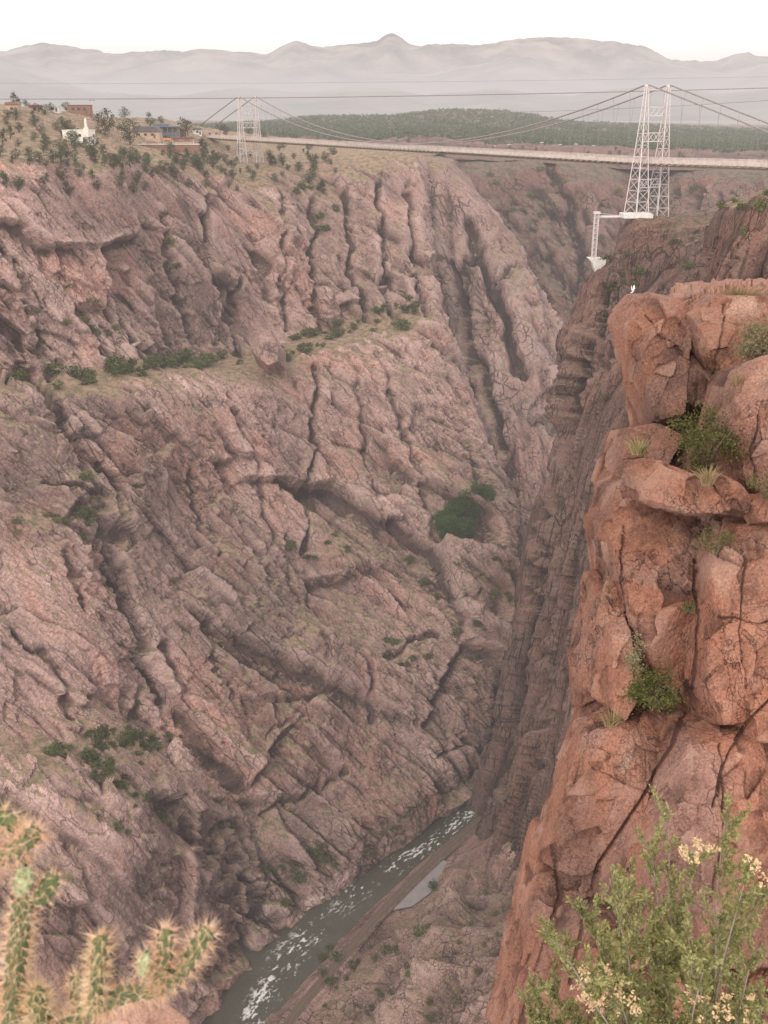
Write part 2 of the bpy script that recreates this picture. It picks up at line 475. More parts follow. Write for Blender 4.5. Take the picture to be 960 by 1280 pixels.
def leaf_mat(name, a, b_, scale=3.0, rnd=0.2, trans=0.25):
    m, nt, b = new_mat(name); co = objco(nt)
    n = noise_n(nt, co, scale, 4, 0.6)
    r = attr_n(nt, 'lr')
    fac = math_n(nt, 'ADD', math_n(nt, 'MULTIPLY', n, 0.6), math_n(nt, 'MULTIPLY', r, 0.4))
    col = mix_n(nt, map_n(nt, fac, 0.3, 0.7), a, b_)
    oi = N_(nt, 'ShaderNodeObjectInfo'); hs = N_(nt, 'ShaderNodeHueSaturation')
    nt.links.new(map_n(nt, oi.outputs['Random'], 0, 1, 1 - rnd, 1 + rnd), hs.inputs['Value'])
    nt.links.new(map_n(nt, oi.outputs['Random'], 0, 1, 0.48, 0.515), hs.inputs['Hue'])
    nt.links.new(col, hs.inputs['Color'])
    nt.links.new(hs.outputs[0], b.inputs['Base Color'])
    out = [x for x in nt.nodes if x.type == 'OUTPUT_MATERIAL'][0]
    tr = N_(nt, 'ShaderNodeBsdfTranslucent'); nt.links.new(hs.outputs[0], tr.inputs[0])
    ms = N_(nt, 'ShaderNodeMixShader'); ms.inputs[0].default_value = trans
    nt.links.new(b.outputs[0], ms.inputs[1]); nt.links.new(tr.outputs[0], ms.inputs[2]); nt.links.new(ms.outputs[0], out.inputs[0])
    return m

M = {}
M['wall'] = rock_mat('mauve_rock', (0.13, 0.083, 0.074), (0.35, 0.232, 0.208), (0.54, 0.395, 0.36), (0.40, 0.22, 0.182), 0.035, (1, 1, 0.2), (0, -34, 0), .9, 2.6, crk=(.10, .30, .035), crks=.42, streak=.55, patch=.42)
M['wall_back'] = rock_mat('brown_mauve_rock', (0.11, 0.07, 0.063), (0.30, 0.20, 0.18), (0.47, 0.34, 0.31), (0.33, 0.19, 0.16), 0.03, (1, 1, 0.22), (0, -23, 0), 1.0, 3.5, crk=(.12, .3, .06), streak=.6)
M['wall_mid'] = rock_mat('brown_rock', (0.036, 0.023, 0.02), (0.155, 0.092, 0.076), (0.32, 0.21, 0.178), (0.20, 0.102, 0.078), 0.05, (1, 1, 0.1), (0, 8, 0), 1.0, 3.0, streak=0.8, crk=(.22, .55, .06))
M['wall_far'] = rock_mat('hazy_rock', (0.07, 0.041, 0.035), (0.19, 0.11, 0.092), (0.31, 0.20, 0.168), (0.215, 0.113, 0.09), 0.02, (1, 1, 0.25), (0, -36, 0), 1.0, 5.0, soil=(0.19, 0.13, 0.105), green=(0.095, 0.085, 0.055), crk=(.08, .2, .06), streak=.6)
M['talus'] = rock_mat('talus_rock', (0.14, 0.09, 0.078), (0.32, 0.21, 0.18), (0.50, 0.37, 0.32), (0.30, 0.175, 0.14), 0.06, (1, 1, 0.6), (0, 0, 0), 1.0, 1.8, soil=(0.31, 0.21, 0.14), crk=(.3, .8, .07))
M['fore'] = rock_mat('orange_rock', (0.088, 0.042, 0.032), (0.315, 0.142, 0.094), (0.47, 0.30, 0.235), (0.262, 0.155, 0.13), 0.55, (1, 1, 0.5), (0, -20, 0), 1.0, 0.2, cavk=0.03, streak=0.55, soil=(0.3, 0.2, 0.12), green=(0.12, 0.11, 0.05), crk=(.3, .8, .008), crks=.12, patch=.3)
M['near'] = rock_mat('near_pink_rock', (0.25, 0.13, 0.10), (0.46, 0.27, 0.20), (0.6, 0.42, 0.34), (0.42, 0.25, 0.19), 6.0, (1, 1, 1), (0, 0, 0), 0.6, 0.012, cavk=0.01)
M['shrub'] = leaf_mat('shrub_leaf', (0.062, 0.075, 0.03), (0.15, 0.158, 0.065), 0.8, 0.3)
M['shrub_dry'] = leaf_mat('dry_shrub_leaf', (0.10, 0.10, 0.045), (0.19, 0.17, 0.085), 0.8, 0.25)
M['pine'] = leaf_mat('pine_needle', (0.055, 0.068, 0.04), (0.115, 0.12, 0.072), 0.5, 0.25)
M['grove'] = leaf_mat('grove_leaf', (0.04, 0.07, 0.022), (0.10, 0.145, 0.05), 0.5, 0.3)
M['forest'] = leaf_mat('forest_leaf', (0.07, 0.085, 0.045), (0.13, 0.14, 0.08), 0.01, 0.0)
M['bark'] = plain_mat('bark', (0.16, 0.115, 0.08), 0.4, 20)
M['steel'] = plain_mat('silver_painted_steel', (0.56, 0.50, 0.49), 0.12, 1.0, 0.55, 0.0, 0.4)
M['cable'] = plain_mat('cable_steel', (0.24, 0.2, 0.2), 0.2, 1.0, 0.6)
M['deckwood'] = plain_mat('deck_wood', (0.52, 0.45, 0.41), 0.25, 0.6, 0.85)
M['concrete'] = plain_mat('pale_concrete', (0.62, 0.59, 0.56), 0.18, 0.8, 0.9)
M['white'] = plain_mat('white_paint', (0.62, 0.60, 0.58), 0.2, 0.6, 0.7)
M['adobe'] = plain_mat('white_adobe', (0.74, 0.70, 0.63), 0.12, 0.5, 0.9)
M['tanwall'] = plain_mat('tan_stucco', (0.45, 0.33, 0.25), 0.15, 0.5, 0.9)
M['rust'] = plain_mat('rust_brown_boards', (0.25, 0.14, 0.10), 0.3, 1.5, 0.85)
M['darkroof'] = plain_mat('dark_grey_roof', (0.13, 0.115, 0.12), 0.25, 0.8, 0.85)
M['blue'] = plain_mat('blue_paint', (0.11, 0.14, 0.21), 0.2, 0.8, 0.6)
M['orange'] = plain_mat('orange_canvas', (0.62, 0.24, 0.12), 0.15, 1.0, 0.8)
M['maroon'] = plain_mat('maroon_canvas', (0.20, 0.05, 0.05), 0.2, 1.0, 0.8)
M['window'] = plain_mat('dark_window', (0.05, 0.055, 0.06), 0.2, 1.0, 0.15, 0.0, 0.5)
M['cartop'] = plain_mat('car_paint', (0.7, 0.7, 0.7), 0.05, 1.0, 0.3, 0.0, 0.5, obj_random=0.35)
M['rubber'] = plain_mat('dark_rubber', (0.03, 0.03, 0.03), 0.2, 3.0, 0.8)
M['ballast'] = plain_mat('brown_ballast', (0.14, 0.098, 0.08), 0.35, 0.5, 0.95)
M['rail'] = plain_mat('rusty_rail', (0.13, 0.08, 0.06), 0.3, 2.0, 0.6, 0.3)
M['gravel'] = plain_mat('grey_gravel', (0.23, 0.21, 0.205), 0.15, 0.3, 0.95)
M['bird'] = plain_mat('white_plumage', (0.82, 0.8, 0.8), 0.06, 30, 0.8)

# ================================================================== WORLD, SUN, CAMERA
sc = bpy.context.scene
sc.render.engine = 'CYCLES'
sc.view_settings.view_transform = 'Standard'; sc.view_settings.look = 'None'; sc.view_settings.exposure = 0; sc.view_settings.gamma = 1
sc.cycles.use_denoising = True
sc.cycles.max_bounces = 5; sc.cycles.diffuse_bounces = 3; sc.cycles.volume_bounces = 0
SUN_EL, SUN_AZ = math.radians(38), math.radians(200)      # azimuth clockwise from +Y
wd = bpy.data.worlds.new("World"); sc.world = wd; wd.use_nodes = True
nt = wd.node_tree; nt.nodes.clear()
wo = nt.nodes.new('ShaderNodeOutputWorld'); bg = nt.nodes.new('ShaderNodeBackground')
sky = nt.nodes.new('ShaderNodeTexSky'); sky.sky_type = 'NISHITA'; sky.sun_disc = False
sky.sun_elevation = SUN_EL; sky.sun_rotation = SUN_AZ; sky.altitude = 1600; sky.dust_density = 5.0; sky.air_density = 1.0; sky.ozone_density = 1.0
tcn = nt.nodes.new('ShaderNodeTexCoord')
cl = nt.nodes.new('ShaderNodeTexNoise'); cl.inputs['Scale'].default_value = 2.2; cl.inputs['Detail'].default_value = 6; cl.inputs['Roughness'].default_value = 0.55
nt.links.new(tcn.outputs['Generated'], cl.inputs['Vector'])
cm = nt.nodes.new('ShaderNodeMapRange'); cm.inputs[1].default_value = 0.3; cm.inputs[2].default_value = 0.6; cm.inputs[3].default_value = 0.72; cm.inputs[4].default_value = 0.95
nt.links.new(cl.outputs['Fac'], cm.inputs[0])
mx = nt.nodes.new('ShaderNodeMix'); mx.data_type = 'RGBA'
nt.links.new(cm.outputs[0], mx.inputs[0]); nt.links.new(sky.outputs[0], mx.inputs[6]); mx.inputs[7].default_value = (15.2, 14.0, 13.3, 1)   # bright veil of high cloud
nt.links.new(mx.outputs[2], bg.inputs[0]); bg.inputs[1].default_value = 0.14
nt.links.new(bg.outputs[0], wo.inputs[0])

sl = bpy.data.lights.new('sun', 'SUN'); sl.energy = 2.0; sl.angle = math.radians(12); sl.color = (1.0, 0.9, 0.78)
so = bpy.data.objects.new('sun', sl); C.objects.link(so)
sd = np.array([math.sin(SUN_AZ) * math.cos(SUN_EL), math.cos(SUN_AZ) * math.cos(SUN_EL), math.sin(SUN_EL)])
from mathutils import Vector, Matrix, Quaternion
so.rotation_euler = Vector(sd).to_track_quat('Z', 'Y').to_euler(); so.location = (0, -50, 400)

cam = bpy.data.cameras.new('camera'); co_ = bpy.data.objects.new('camera', cam); C.objects.link(co_)
co_.location = EYE; co_.rotation_euler = (math.radians(90) - PITCH, 0, 0)
cam.sensor_fit = 'VERTICAL'; cam.sensor_height = 24; cam.sensor_width = 18; cam.lens = 24 * FPX / 1280
cam.clip_start = 0.05; cam.clip_end = 200000
cam.dof.use_dof = True; cam.dof.focus_distance = 120; cam.dof.aperture_fstop = cam.lens / 4.2
sc.camera = co_

# ================================================================== LEFT GORGE WALL
def W(*rows): return [P(*r) if len(r) == 3 else Pz(r[0], r[1], r[3]) for r in rows]
def shore(x, y): return (x, y, 0, 1.0)
A = [
 # crest-back,       crest,          slope,          rim,            mid,            ledge back,     ledge front,    mid low,        lower,          terrace back,   terrace front,  foot,           shore,         under
 W((-170,129,1000),(-170,127,640),(-165,165,530),(-165,200,440),(-165,330,405),(-165,478,385),(-165,498,362),(-165,640,330),(-165,800,295),(-165,930,270),(-165,970,252),(-160,1130,222),(-160,1400,185),(-160,1650,168)),
 W((-10,133,1000),(-10,131,640),(-5,168,560),(0,205,475),(0,330,445),(0,476,425),(0,496,400),(0,640,362),(0,800,322),(0,935,292),(0,972,270),(0,1130,240),(0,1400,205),(0,1620,188)),
 W((95,146,1050),(95,142,680),(98,172,600),(100,205,520),(100,330,480),(105,470,455),(105,489,428),(110,640,385),(115,800,340),(110,925,310),(110,966,286),(130,1125,256),(138,1400,0,1.0),(138,1500,0,-25)),
 W((190,153,1100),(190,149,780),(195,180,650),(200,210,580),(200,330,530),(200,460,500),(200,478,470),(205,640,420),(210,800,368),(210,925,335),(215,968,312),(235,1110,288),(258,1285,0,1.0),(250,1340,0,-25)),
 W((300,170,1150),(300,166,900),(300,192,720),(300,220,640),(300,330,580),(300,446,545),(300,462,515),(305,630,460),(310,800,400),(310,930,362),(310,1000,338),(312,1110,312),(319,1194,0,1.0),(310,1240,0,-25)),
 W((398,178,1200),(398,176,1000),(393,188,800),(390,206,700),(395,320,625),(400,420,585),(400,434,555),(400,620,490),(400,800,425),(405,930,378),(405,1000,356),(405,1060,342),(408,1127,0,1.0),(400,1170,0,-25)),
 W((490,184,1300),(488,182,1100),(484,187,850),(480,193,740),(490,300,660),(500,403,605),(500,417,578),(500,610,505),(500,790,438),(500,900,400),(500,960,382),(505,1010,368),(508,1050,0,1.0),(500,1090,0,-25)),
 W((530,187,1300),(528,185,1100),(524,189,880),(518,194,760),(533,300,680),(545,397,620),(552,425,592),(572,605,515),(570,780,448),(560,880,415),(560,930,402),(558,975,390),(560,1008,0,1.0),(550,1050,0,-25)),
 W((540,188,1300),(538,187,1100),(530,191,890),(524,197,775),(540,310,700),(552,402,632),(562,440,602),(636,640,520),(625,780,460),(611,880,427),(606,930,416),(604,962,411),(603,982,0,1.0),(600,1000,0,-25)),
 W((560,190,1350),(560,189,1150),(545,194,960),(535,200,860),(550,320,800),(562,412,730),(570,450,700),(642,650,630),(632,790,560),(618,890,520),(612,935,500),(610,970,490),(610,990,470),(610,1010,460)),
]
gA = loft(A, 1.2)
# rows above the rim stay calm, earth covered
rowA = np.linspace(0, 1, gA.shape[0])
px_, py_ = pix(gA.reshape(-1, 3)); px_ = px_.reshape(gA.shape[:2]); py_ = py_.reshape(gA.shape[:2])
rimy = np.interp(px_, [-200, 0, 100, 200, 300, 350, 400, 480, 560], [205, 205, 205, 210, 222, 214, 206, 194, 198])
calmA = (0.34 + 0.66 * sstep(-18, 30, py_ - rimy)).astype(F32)
calmA *= (0.6 + 0.4 * sstep(40, 130, py_ - rimy)).astype(F32)
calmA *= (1 - 0.55 * np.exp(-(seg_dist(px_, py_, [(-170, 490), (0, 487), (130, 478), (260, 460), (400, 428), (520, 408)]) / 14) ** 2)).astype(F32)
calmA *= (0.6 + 0.4 * sstep(0, 14, -seg_dist(px_, py_, [(250, 1290), (319, 1194), (408, 1127), (508, 1050), (602, 982)]) * -1)).astype(F32)
creA = [
 ([(20, 470), (70, 500), (105, 560), (120, 640), (165, 745), (190, 820), (215, 870)], 8, 16), ([(0, 300), (45, 400), (60, 470)], 6, 8),
 ([(395, 455), (388, 560), (380, 620), (383, 690)], 4, 8), ([(205, 270), (212, 330), (240, 430)], 5, 6), ([(300, 350), (300, 440)], 4, 7),
 ([(79, 508), (100, 560), (165, 612)], 4, 5), ([(104, 517), (137, 567), (142, 633), (150, 700)], 5, 6), ([(121, 675), (167, 780)], 5, 6),
 ([(229, 592), (250, 667), (271, 700)], 4, 5), ([(75, 704), (112, 754)], 6, 6), ([(54, 608), (117, 629)], 4, 6),
 ([(371, 855), (420, 872), (379, 881), (330, 930)], 3, 3), ([(345, 1008), (364, 990), (380, 994), (394, 982), (408, 986), (430, 962)], 4, 5), ([(480, 829), (510, 810), (544, 799)], 4, 6),
 ([(401, 787), (424, 817), (450, 855), (465, 900)], 5, 6), ([(547, 941), (592, 930), (607, 945)], 4, 5),
 ([(8, 787), (30, 810), (56, 817), (75, 851), (90, 900)], 5, 6), ([(184, 817), (187, 870), (210, 915)], 4, 6), ([(210, 802), (232, 855), (236, 892)], 4, 6), ([(259, 780), (270, 836), (285, 880)], 4, 5),
 ([(300, 1060), (325, 1110), (315, 1190)], 7, 11), ([(240, 950), (300, 1020), (330, 1070)], 5, 5),
 ([(430, 245), (440, 330), (455, 398)], 4, 9), ([(470, 235), (480, 330), (487, 398)], 4, 9), ([(390, 250), (396, 340), (402, 405)], 4, 7), ([(510, 240), (520, 330), (532, 400)], 5, 9), ([(350, 250), (352, 330), (362, 410)], 4, 6), ([(255, 240), (262, 330), (275, 430)], 4, 5),
 ([(470, 440), (500, 540), (530, 620), (540, 680)], 4, 5), ([(440, 440), (455, 560), (470, 640)], 4, 4), ([(290, 520), (330, 640), (360, 760)], 4, 4),
]
bumA = [
 ([(20, 520), (70, 600), (90, 700)], 34, 9), ([(230, 520), (330, 700)], 40, 6), ([(430, 560), (470, 700)], 36, 8),
 ([(365, 830), (400, 880), (380, 960)], 32, 10), ([(130, 230), (160, 330), (180, 430)], 26, 9),
 ([(345, 240), (360, 330)], 22, 8), ([(520, 420), (600, 560), (632, 640)], 12, 6), ([(150, 1040), (260, 1100), (300, 1150)], 45, 8),
 ([(462, 280), (470, 390)], 9, 7), ([(500, 290), (512, 390)], 8, 6), ([(412, 260), (420, 380)], 9, 6),
]
bumA = [(p, w, d * .6) for p, w, d in bumA]
creA = [(p, w_, d_ * .72) for p, w_, d_ in creA]
SA = rockify(gA, [(66, 20, 1.6, .07, .24, .02), (28, 24, 2.4, .10, .36, .05), (12, 22, 2.8, .16, .46, .07), (5.4, 26, 2.6, .22, .48, .10), (2.5, 24, 2.2, .28, .52, .10)],
             fb=[(90, 3, 5, False), (4, 4, .9, False)], creases=creA, bumps=bumA, calm=calmA, seed=11, ridge=(5, 22, 1.5), relong=8, soft=2, warp=(24, 4))
UPA = SA.n[..., 2]
nzA = fbm(SA.g, 40, 3, 77)
above = 1 - sstep(-8, 34, SA.py - rimy + 22 * nzA)
vegA = sstep(0.58, 0.86, UPA + 0.18 * nzA) * 0.75
for poly, wd_, k in [([(0, 487), (60, 484), (130, 474), (200, 466), (260, 456), (330, 448), (390, 428), (440, 405), (515, 402)], 13, .9), ([(60, 955), (130, 932), (250, 918)], 16, .6), ([(110, 960), (170, 1000), (250, 1030), (300, 1040)], 13, .6),
                     ([(535, 700), (560, 760), (600, 740)], 45, .45), ([(140, 860), (150, 1110)], 30, .4), ([(20, 660), (70, 660)], 18, .6), ([(350, 1110), (420, 1080)], 14, .6), ([(60, 390), (140, 400)], 22, .4), ([(480, 830), (520, 820)], 14, .5)]:
    vegA = np.maximum(vegA, k * np.exp(-(seg_dist(SA.px, SA.py, poly) / wd_) ** 2) * (0.55 + 0.6 * sstep(0.25, 0.7, UPA)))
vegA = np.maximum(vegA, above * (0.30 + 0.55 * nzA))
SA.tone += 1.5 * np.exp(-(seg_dist(SA.px, SA.py, [(250, 1300), (319, 1192), (365, 1156), (408, 1125), (432, 1092), (508, 1048), (551, 1015), (602, 981)]) / 6) ** 2)
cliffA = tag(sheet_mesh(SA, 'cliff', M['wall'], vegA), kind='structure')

# ================================================================== BUTTRESS BEHIND, FAR WALL
B = [
 W((470,188,1000),(470,191,860),(490,300,800),(512,400,740),(540,500,690),(565,600,650),(580,690,620),(570,1010,500)),
 W((540,194,1000),(540,198,830),(560,300,745),(590,400,670),(612,500,610),(635,600,560),(650,700,520),(640,1010,436)),
 W((556,197,1000),(556,201,840),(604,310,735),(642,405,650),(658,500,600),(662,600,556),(664,700,520),(655,1010,434)),
 W((566,200,1000),(564,205,860),(646,318,742),(686,412,660),(698,500,608),(694,600,566),(690,710,530),(690,1010,432)),
 W((575,204,1100),(572,210,980),(655,326,880),(700,420,800),(720,500,760),(730,600,720),(730,710,700),(760,1010,440)),
]
gB = loft(B, 1.4)
SB = rockify(gB, [(50, 24, 3.0, .12, .28, .05), (22, 24, 4, .14, .36, .07), (10, 23, 5, .18, .42, .09), (4.5, 22, 4, .22, .46, .1)], calm=(0.1 + 0.9 * sstep(0.0, 0.2, np.linspace(0, 1, gB.shape[0])))[:, None] * np.ones((1, gB.shape[1])), fb=[(80, 3, 8, False), (9, 4, 2, False)],
             creases=[([(590, 280), (625, 380), (650, 470)], 6, 14), ([(560, 330), (590, 430), (630, 560)], 6, 12)], seed=23, ridge=(10, 24, 5), relong=10, fbz=.5, warp=(26, 4))
vegB = sstep(0.66, 0.9, SB.n[..., 2]) * 0.6
tag(sheet_mesh(SB, 'cliff', M['wall_back'], vegB), kind='structure')

Cc = [
 W((500,188,1300),(500,193,1120),(520,260,1020),(545,340,940),(560,440,850),(580,560,780)),
 W((620,190,1300),(620,196,1080),(640,260,990),(660,340,910),(680,440,830),(690,560,770)),
 W((720,190,1300),(720,202,1060),(735,265,970),(750,340,890),(760,440,820),(770,560,760)),
 W((820,192,1300),(820,207,1120),(825,265,1050),(830,340,960),(835,440,880),(840,560,820)),
 W((900,194,1300),(900,207,1060),(900,265,960),(900,340,880),(900,440,820),(900,560,760)),
 W((1060,198,1300),(1060,212,980),(1060,265,880),(1060,340,820),(1060,440,760),(1060,560,700)),
]
gC = loft(Cc, 1.5)
SC = rockify(gC, [(80, 38, 2.6, .12, .3, .04), (34, 40, 3.0, .18, .4, .06), (15, 38, 2.6, .24, .5, .1), (7, 36, 2, .26, .5, .1)], fb=[(90, 3, 9, False), (12, 4, 3, False)],
             creases=[([(820, 215), (800, 280), (780, 340)], 12, 18), ([(690, 215), (720, 300), (735, 380)], 8, 12)], seed=37, ridge=(20, 38, 6), warp=(30, 7),
             calm=(0.15 + 0.85 * sstep(0.08, 0.16, np.linspace(0, 1, gC.shape[0])))[:, None] * np.ones((1, gC.shape[1])))
vegC = sstep(0.6, 0.9, SC.n[..., 2] + 0.25 * fbm(SC.g, 60, 3, 5)) * 0.7
tag(sheet_mesh(SC, 'cliff', M['wall_far'], vegC), kind='structure')

# ================================================================== RIGHT WALL UNDER THE BRIDGE TOWER
R_ = [
 W((775,345,500),(772,346,480),(748,385,520),(732,450,530),(716,560,520),(684,680,520),(668,790,520),(650,900,520),(632,1005,500)),
 W((752,334,430),(747,338,412),(730,385,410),(712,450,408),(696,560,406),(664,680,404),(649,790,403),(630,900,402),(612,1004,401)),
 W((758,330,425),(754,336,401),(744,385,394),(726,450,390),(708,560,386),(680,680,382),(664,790,380),(646,900,378),(606,1040,370)),
 W((768,322,428),(767,326,396),(760,385,384),(742,450,376),(724,560,368),(698,680,362),(680,790,358),(662,900,354),(618,1100,332)),
 W((780,284,440),(779,287,410),(774,380,386),(756,450,366),(738,560,350),(714,680,344),(698,790,338),(680,900,334),(636,1140,306)),
 W((800,266,450),(800,272,408),(790,380,388),(772,450,364),(754,560,342),(730,680,332),(714,790,326),(698,900,322),(652,1190,282)),
 W((850,268,460),(850,276,410),(850,380,380),(830,450,345),(810,560,310),(790,680,300),(770,790,294),(740,900,288),(692,1200,262)),
 W((960,262,450),(960,270,400),(960,380,365),(960,450,300),(960,560,280),(960,680,262),(960,790,250),(960,900,240),(960,1200,220)),
]
gR = loft(R_, 1.2)
SR = rockify(gR, [(30, -7, 7.0, .12, .28, .05), (11, -7, 14, .28, .36, .16), (5.0, -7, 14, .38, .5, .18), (2.4, -7, 12, .40, .6, .16)], fb=[(60, 3, 4, False), (14, 4, 1, False), (2.5, 4, .5, False)],
             creases=[([(706, 470), (702, 520), (684, 640), (672, 760)], 5, 10), ([(706, 640), (690, 800), (680, 960)], 8, 12), ([(735, 450), (720, 560), (712, 700)], 6, 9), ([(655, 860), (632, 1000)], 4, 8), ([(760, 360), (745, 470)], 6, 7)],
             bumps=[([(712, 360), (700, 440)], 12, 6), ([(740, 420), (716, 520)], 12, 6)], seed=51, ridge=(6, -7, 4.5), relong=18, soft=1, fbz=.14, warp=(20, 2.0),
             calm=(0.25 + 0.75 * sstep(0.035, 0.08, np.linspace(0, 1, gR.shape[0])))[:, None] * np.ones((1, gR.shape[1])))
vegR = sstep(0.55, 0.85, SR.n[..., 2] + 0.35 * fbm(SR.g, 14, 3, 8)) * 0.5
tag(sheet_mesh(SR, 'cliff', M['wall_mid'], vegR), kind='structure')

# bluff at the right edge, nearer than the tower
R2 = [
 W((905,280,330),(900,282,330),(895,310,330),(890,345,330),(890,385,330),(890,470,320)),
 W((890,276,275),(884,282,258),(880,310,254),(877,345,250),(874,385,247),(872,470,240)),
 W((915,254,275),(906,260,248),(902,305,242),(898,345,238),(896,385,234),(892,470,226)),
 W((935,246,275),(932,252,244),(930,300,236),(928,345,232),(926,385,228),(924,470,220)),
 W((960,236,275),(958,242,238),(958,300,232),(958,345,228),(958,385,222),(958,470,214)),
 W((1060,230,275),(1060,236,236),(1060,300,226),(1060,345,222),(1060,385,216),(1060,470,206)),
]
gR2 = loft(R2, 1.2)
SR2 = rockify(gR2, [(22, 5, 2.2, .2, .4, .12), (9, 5, 2.2, .24, .48, .14), (4, 4, 2, .26, .5, .14), (1.8, 4, 1.6, .28, .5, .12)], fb=[(30, 3, 3, False), (4, 4, .9, False)], seed=63, ridge=(7, 4, 2), warp=(14, 3), fbz=.4, calm=(0.2 + 0.8 * sstep(0.16, 0.4, np.linspace(0, 1, gR2.shape[0])))[:, None] * np.ones((1, gR2.shape[1])))
tag(sheet_mesh(SR2, 'cliff', M['wall_mid'], sstep(0.55, 0.85, SR2.n[..., 2]) * 0.7), kind='structure')

# ================================================================== GORGE FLOOR
LW = [(180,1420),(269,1278),(319,1192),(365,1156),(408,1125),(432,1092),(456,1075),(508,1048),(537,1034),(551,1015),(602,981),(640,955)]
RW = [(250,1420),(336,1278),(398,1207),(446,1154),(480,1120),(505,1098),(527,1077),(552,1058),(575,1039),(590,1026),(622,1000),(650,980)]
def resample(poly, n, z):
    p = np.array([Pz(x, y, z) for x, y in poly]); d = np.concatenate([[0], np.cumsum(np.linalg.norm(np.diff(p, axis=0), axis=1))])
    return pchip(d, p, np.linspace(0, d[-1], n))
nL = 700
lw, rw = resample(LW, nL, 0.0), resample(RW, nL, 0.0)
wdt = np.linspace(-0.5, 1.35, 130)[None, :, None]
gW = lw[:, None, :] * (1 - wdt) + rw[:, None, :] * wdt
wv = fbm(gW, 6, 4, 301) * .35 + fbm(gW, 1.7, 3, 305, ridged=True) * .18
al = np.linspace(0, 330, nL)[:, None] * np.ones((1, 130)); ac = wdt[..., 0] * 22 * np.ones((nL, 1))
qf = np.stack([al / 2.6, ac, al * 0], 2)
rap = sstep(-0.3, 0.1, fbm(np.stack([al, ac * 0, al * 0], 2), 34, 3, 309) + .25 * fbm(np.stack([al, ac, al * 0], 2), 14, 2, 313)); cen = np.exp(-((wdt[..., 0] - 0.55 - .12 * np.sin(al / 31)) / 0.34) ** 2)
far_ = sstep(0.55, 0.85, np.linspace(0, 1, nL))[:, None]
foam = cen * np.clip(rap + far_ * 0.8, 0, 1.2) * sstep(-0.12, 0.30, fbm(qf, 1.5, 5, 311, .6) + .55 * fbm(qf, 7, 3, 317))
gW[..., 2] += wv * (0.5 + foam)
SW = Sheet(); SW.g = gW; SW.n = np.zeros_like(gW); SW.n[..., 2] = 1; SW.tone = foam; SW.cav = wv
mw, nt, b = new_mat('river_water'); cw = objco(nt)
fo = attr_n(nt, 'tone'); nf = noise_n(nt, cw, 1.5, 6, .8)
ff = map_n(nt, math_n(nt, 'ADD', fo, math_n(nt, 'MULTIPLY', math_n(nt, 'SUBTRACT', nf, .5), 1.3)), 0.32, 0.85)
wc = mix_n(nt, noise_n(nt, cw, .12, 5, .6), (0.048, 0.046, 0.034), (0.10, 0.095, 0.075))
nt.links.new(mix_n(nt, ff, wc, (0.62, 0.62, 0.6)), b.inputs['Base Color'])
nt.links.new(map_n(nt, ff, 0, 1, .3, .8), b.inputs['Roughness']); b.inputs['Specular IOR Level'].default_value = .16
bp = N_(nt, 'ShaderNodeBump'); bp.inputs['Strength'].default_value = .6; bp.inputs['Distance'].default_value = .8
nt.links.new(noise_n(nt, cw, .7, 5, .7), bp.inputs['Height']); nt.links.new(bp.outputs[0], b.inputs['Normal'])
M['water'] = mw
tag(sheet_mesh(SW, 'river', mw, smooth=True), kind='structure')

# right bank: rail bed shoulder then rubble slope climbing to the right wall
T = [
 W((222,1440,0,-3),(255,1425,0,1.5),(272,1424,0,4.2),(306,1424,0,4.2),(330,1422,0,3),(430,1420,0,14),(560,1420,0,60),(680,1420,0,110),(840,1420,0,160)),
 W((318,1285,0,-3),(340,1279,0,1.5),(350,1278,0,4.2),(374,1278,0,4.2),(386,1277,0,3),(462,1268,0,16),(560,1262,0,52),(660,1270,0,92),(810,1270,0,140)),
 W((380,1213,0,-3),(402,1208,0,1.5),(410,1207,0,4.2),(430,1207,0,4.2),(440,1206,0,3),(500,1192,0,14),(570,1186,0,42),(660,1200,0,78),(810,1200,0,120)),
 W((430,1160,0,-3),(449,1155,0,1.5),(455,1154,0,4.2),(473,1154,0,4.2),(482,1152,0,2.4),(530,1140,0,7),(585,1136,0,26),(655,1150,0,60),(800,1150,0,100)),
 W((468,1126,0,-3),(483,1121,0,1.5),(489,1120,0,4.2),(504,1119,0,4.2),(510,1118,0,1.8),(545,1108,0,3.0),(590,1108,0,14),(650,1115,0,44),(770,1115,0,80)),
 W((515,1083,0,-3),(529,1078,0,1.5),(534,1077,0,4.2),(547,1076,0,4.2),(551,1075,0,1.8),(566,1070,0,4),(592,1078,0,12),(640,1085,0,36),(740,1085,0,62)),
 W((563,1046,0,-3),(576,1040,0,1.5),(580,1039,0,4.2),(590,1038,0,4.2),(594,1037,0,3),(600,1036,0,6),(606,1040,0,12),(640,1050,0,30),(720,1050,0,46)),
 W((610,1008,0,-3),(622,1001,0,1.5),(625,1000,0,4.2),(633,999,0,4.2),(637,999,0,3),(642,998,0,6),(650,1000,0,12),(670,1005,0,20),(710,1005,0,32)),
]
gT = loft(T, 1.2)
rowT = np.linspace(0, 1, gT.shape[0])
tpx, tpy = pix(gT.reshape(-1, 3)); tpx = tpx.reshape(gT.shape[:2]); tpy = tpy.reshape(gT.shape[:2])
calmT = sstep(12, 45, seg_dist(tpx, tpy, [(290, 1424), (362, 1278), (420, 1207), (464, 1154), (497, 1119), (541, 1076), (585, 1038), (630, 999)])) * (1 - 0.9 * np.exp(-(seg_dist(tpx, tpy, [(505, 1125), (540, 1088)]) / 20) ** 2))
calmT = 0.06 + 0.94 * calmT
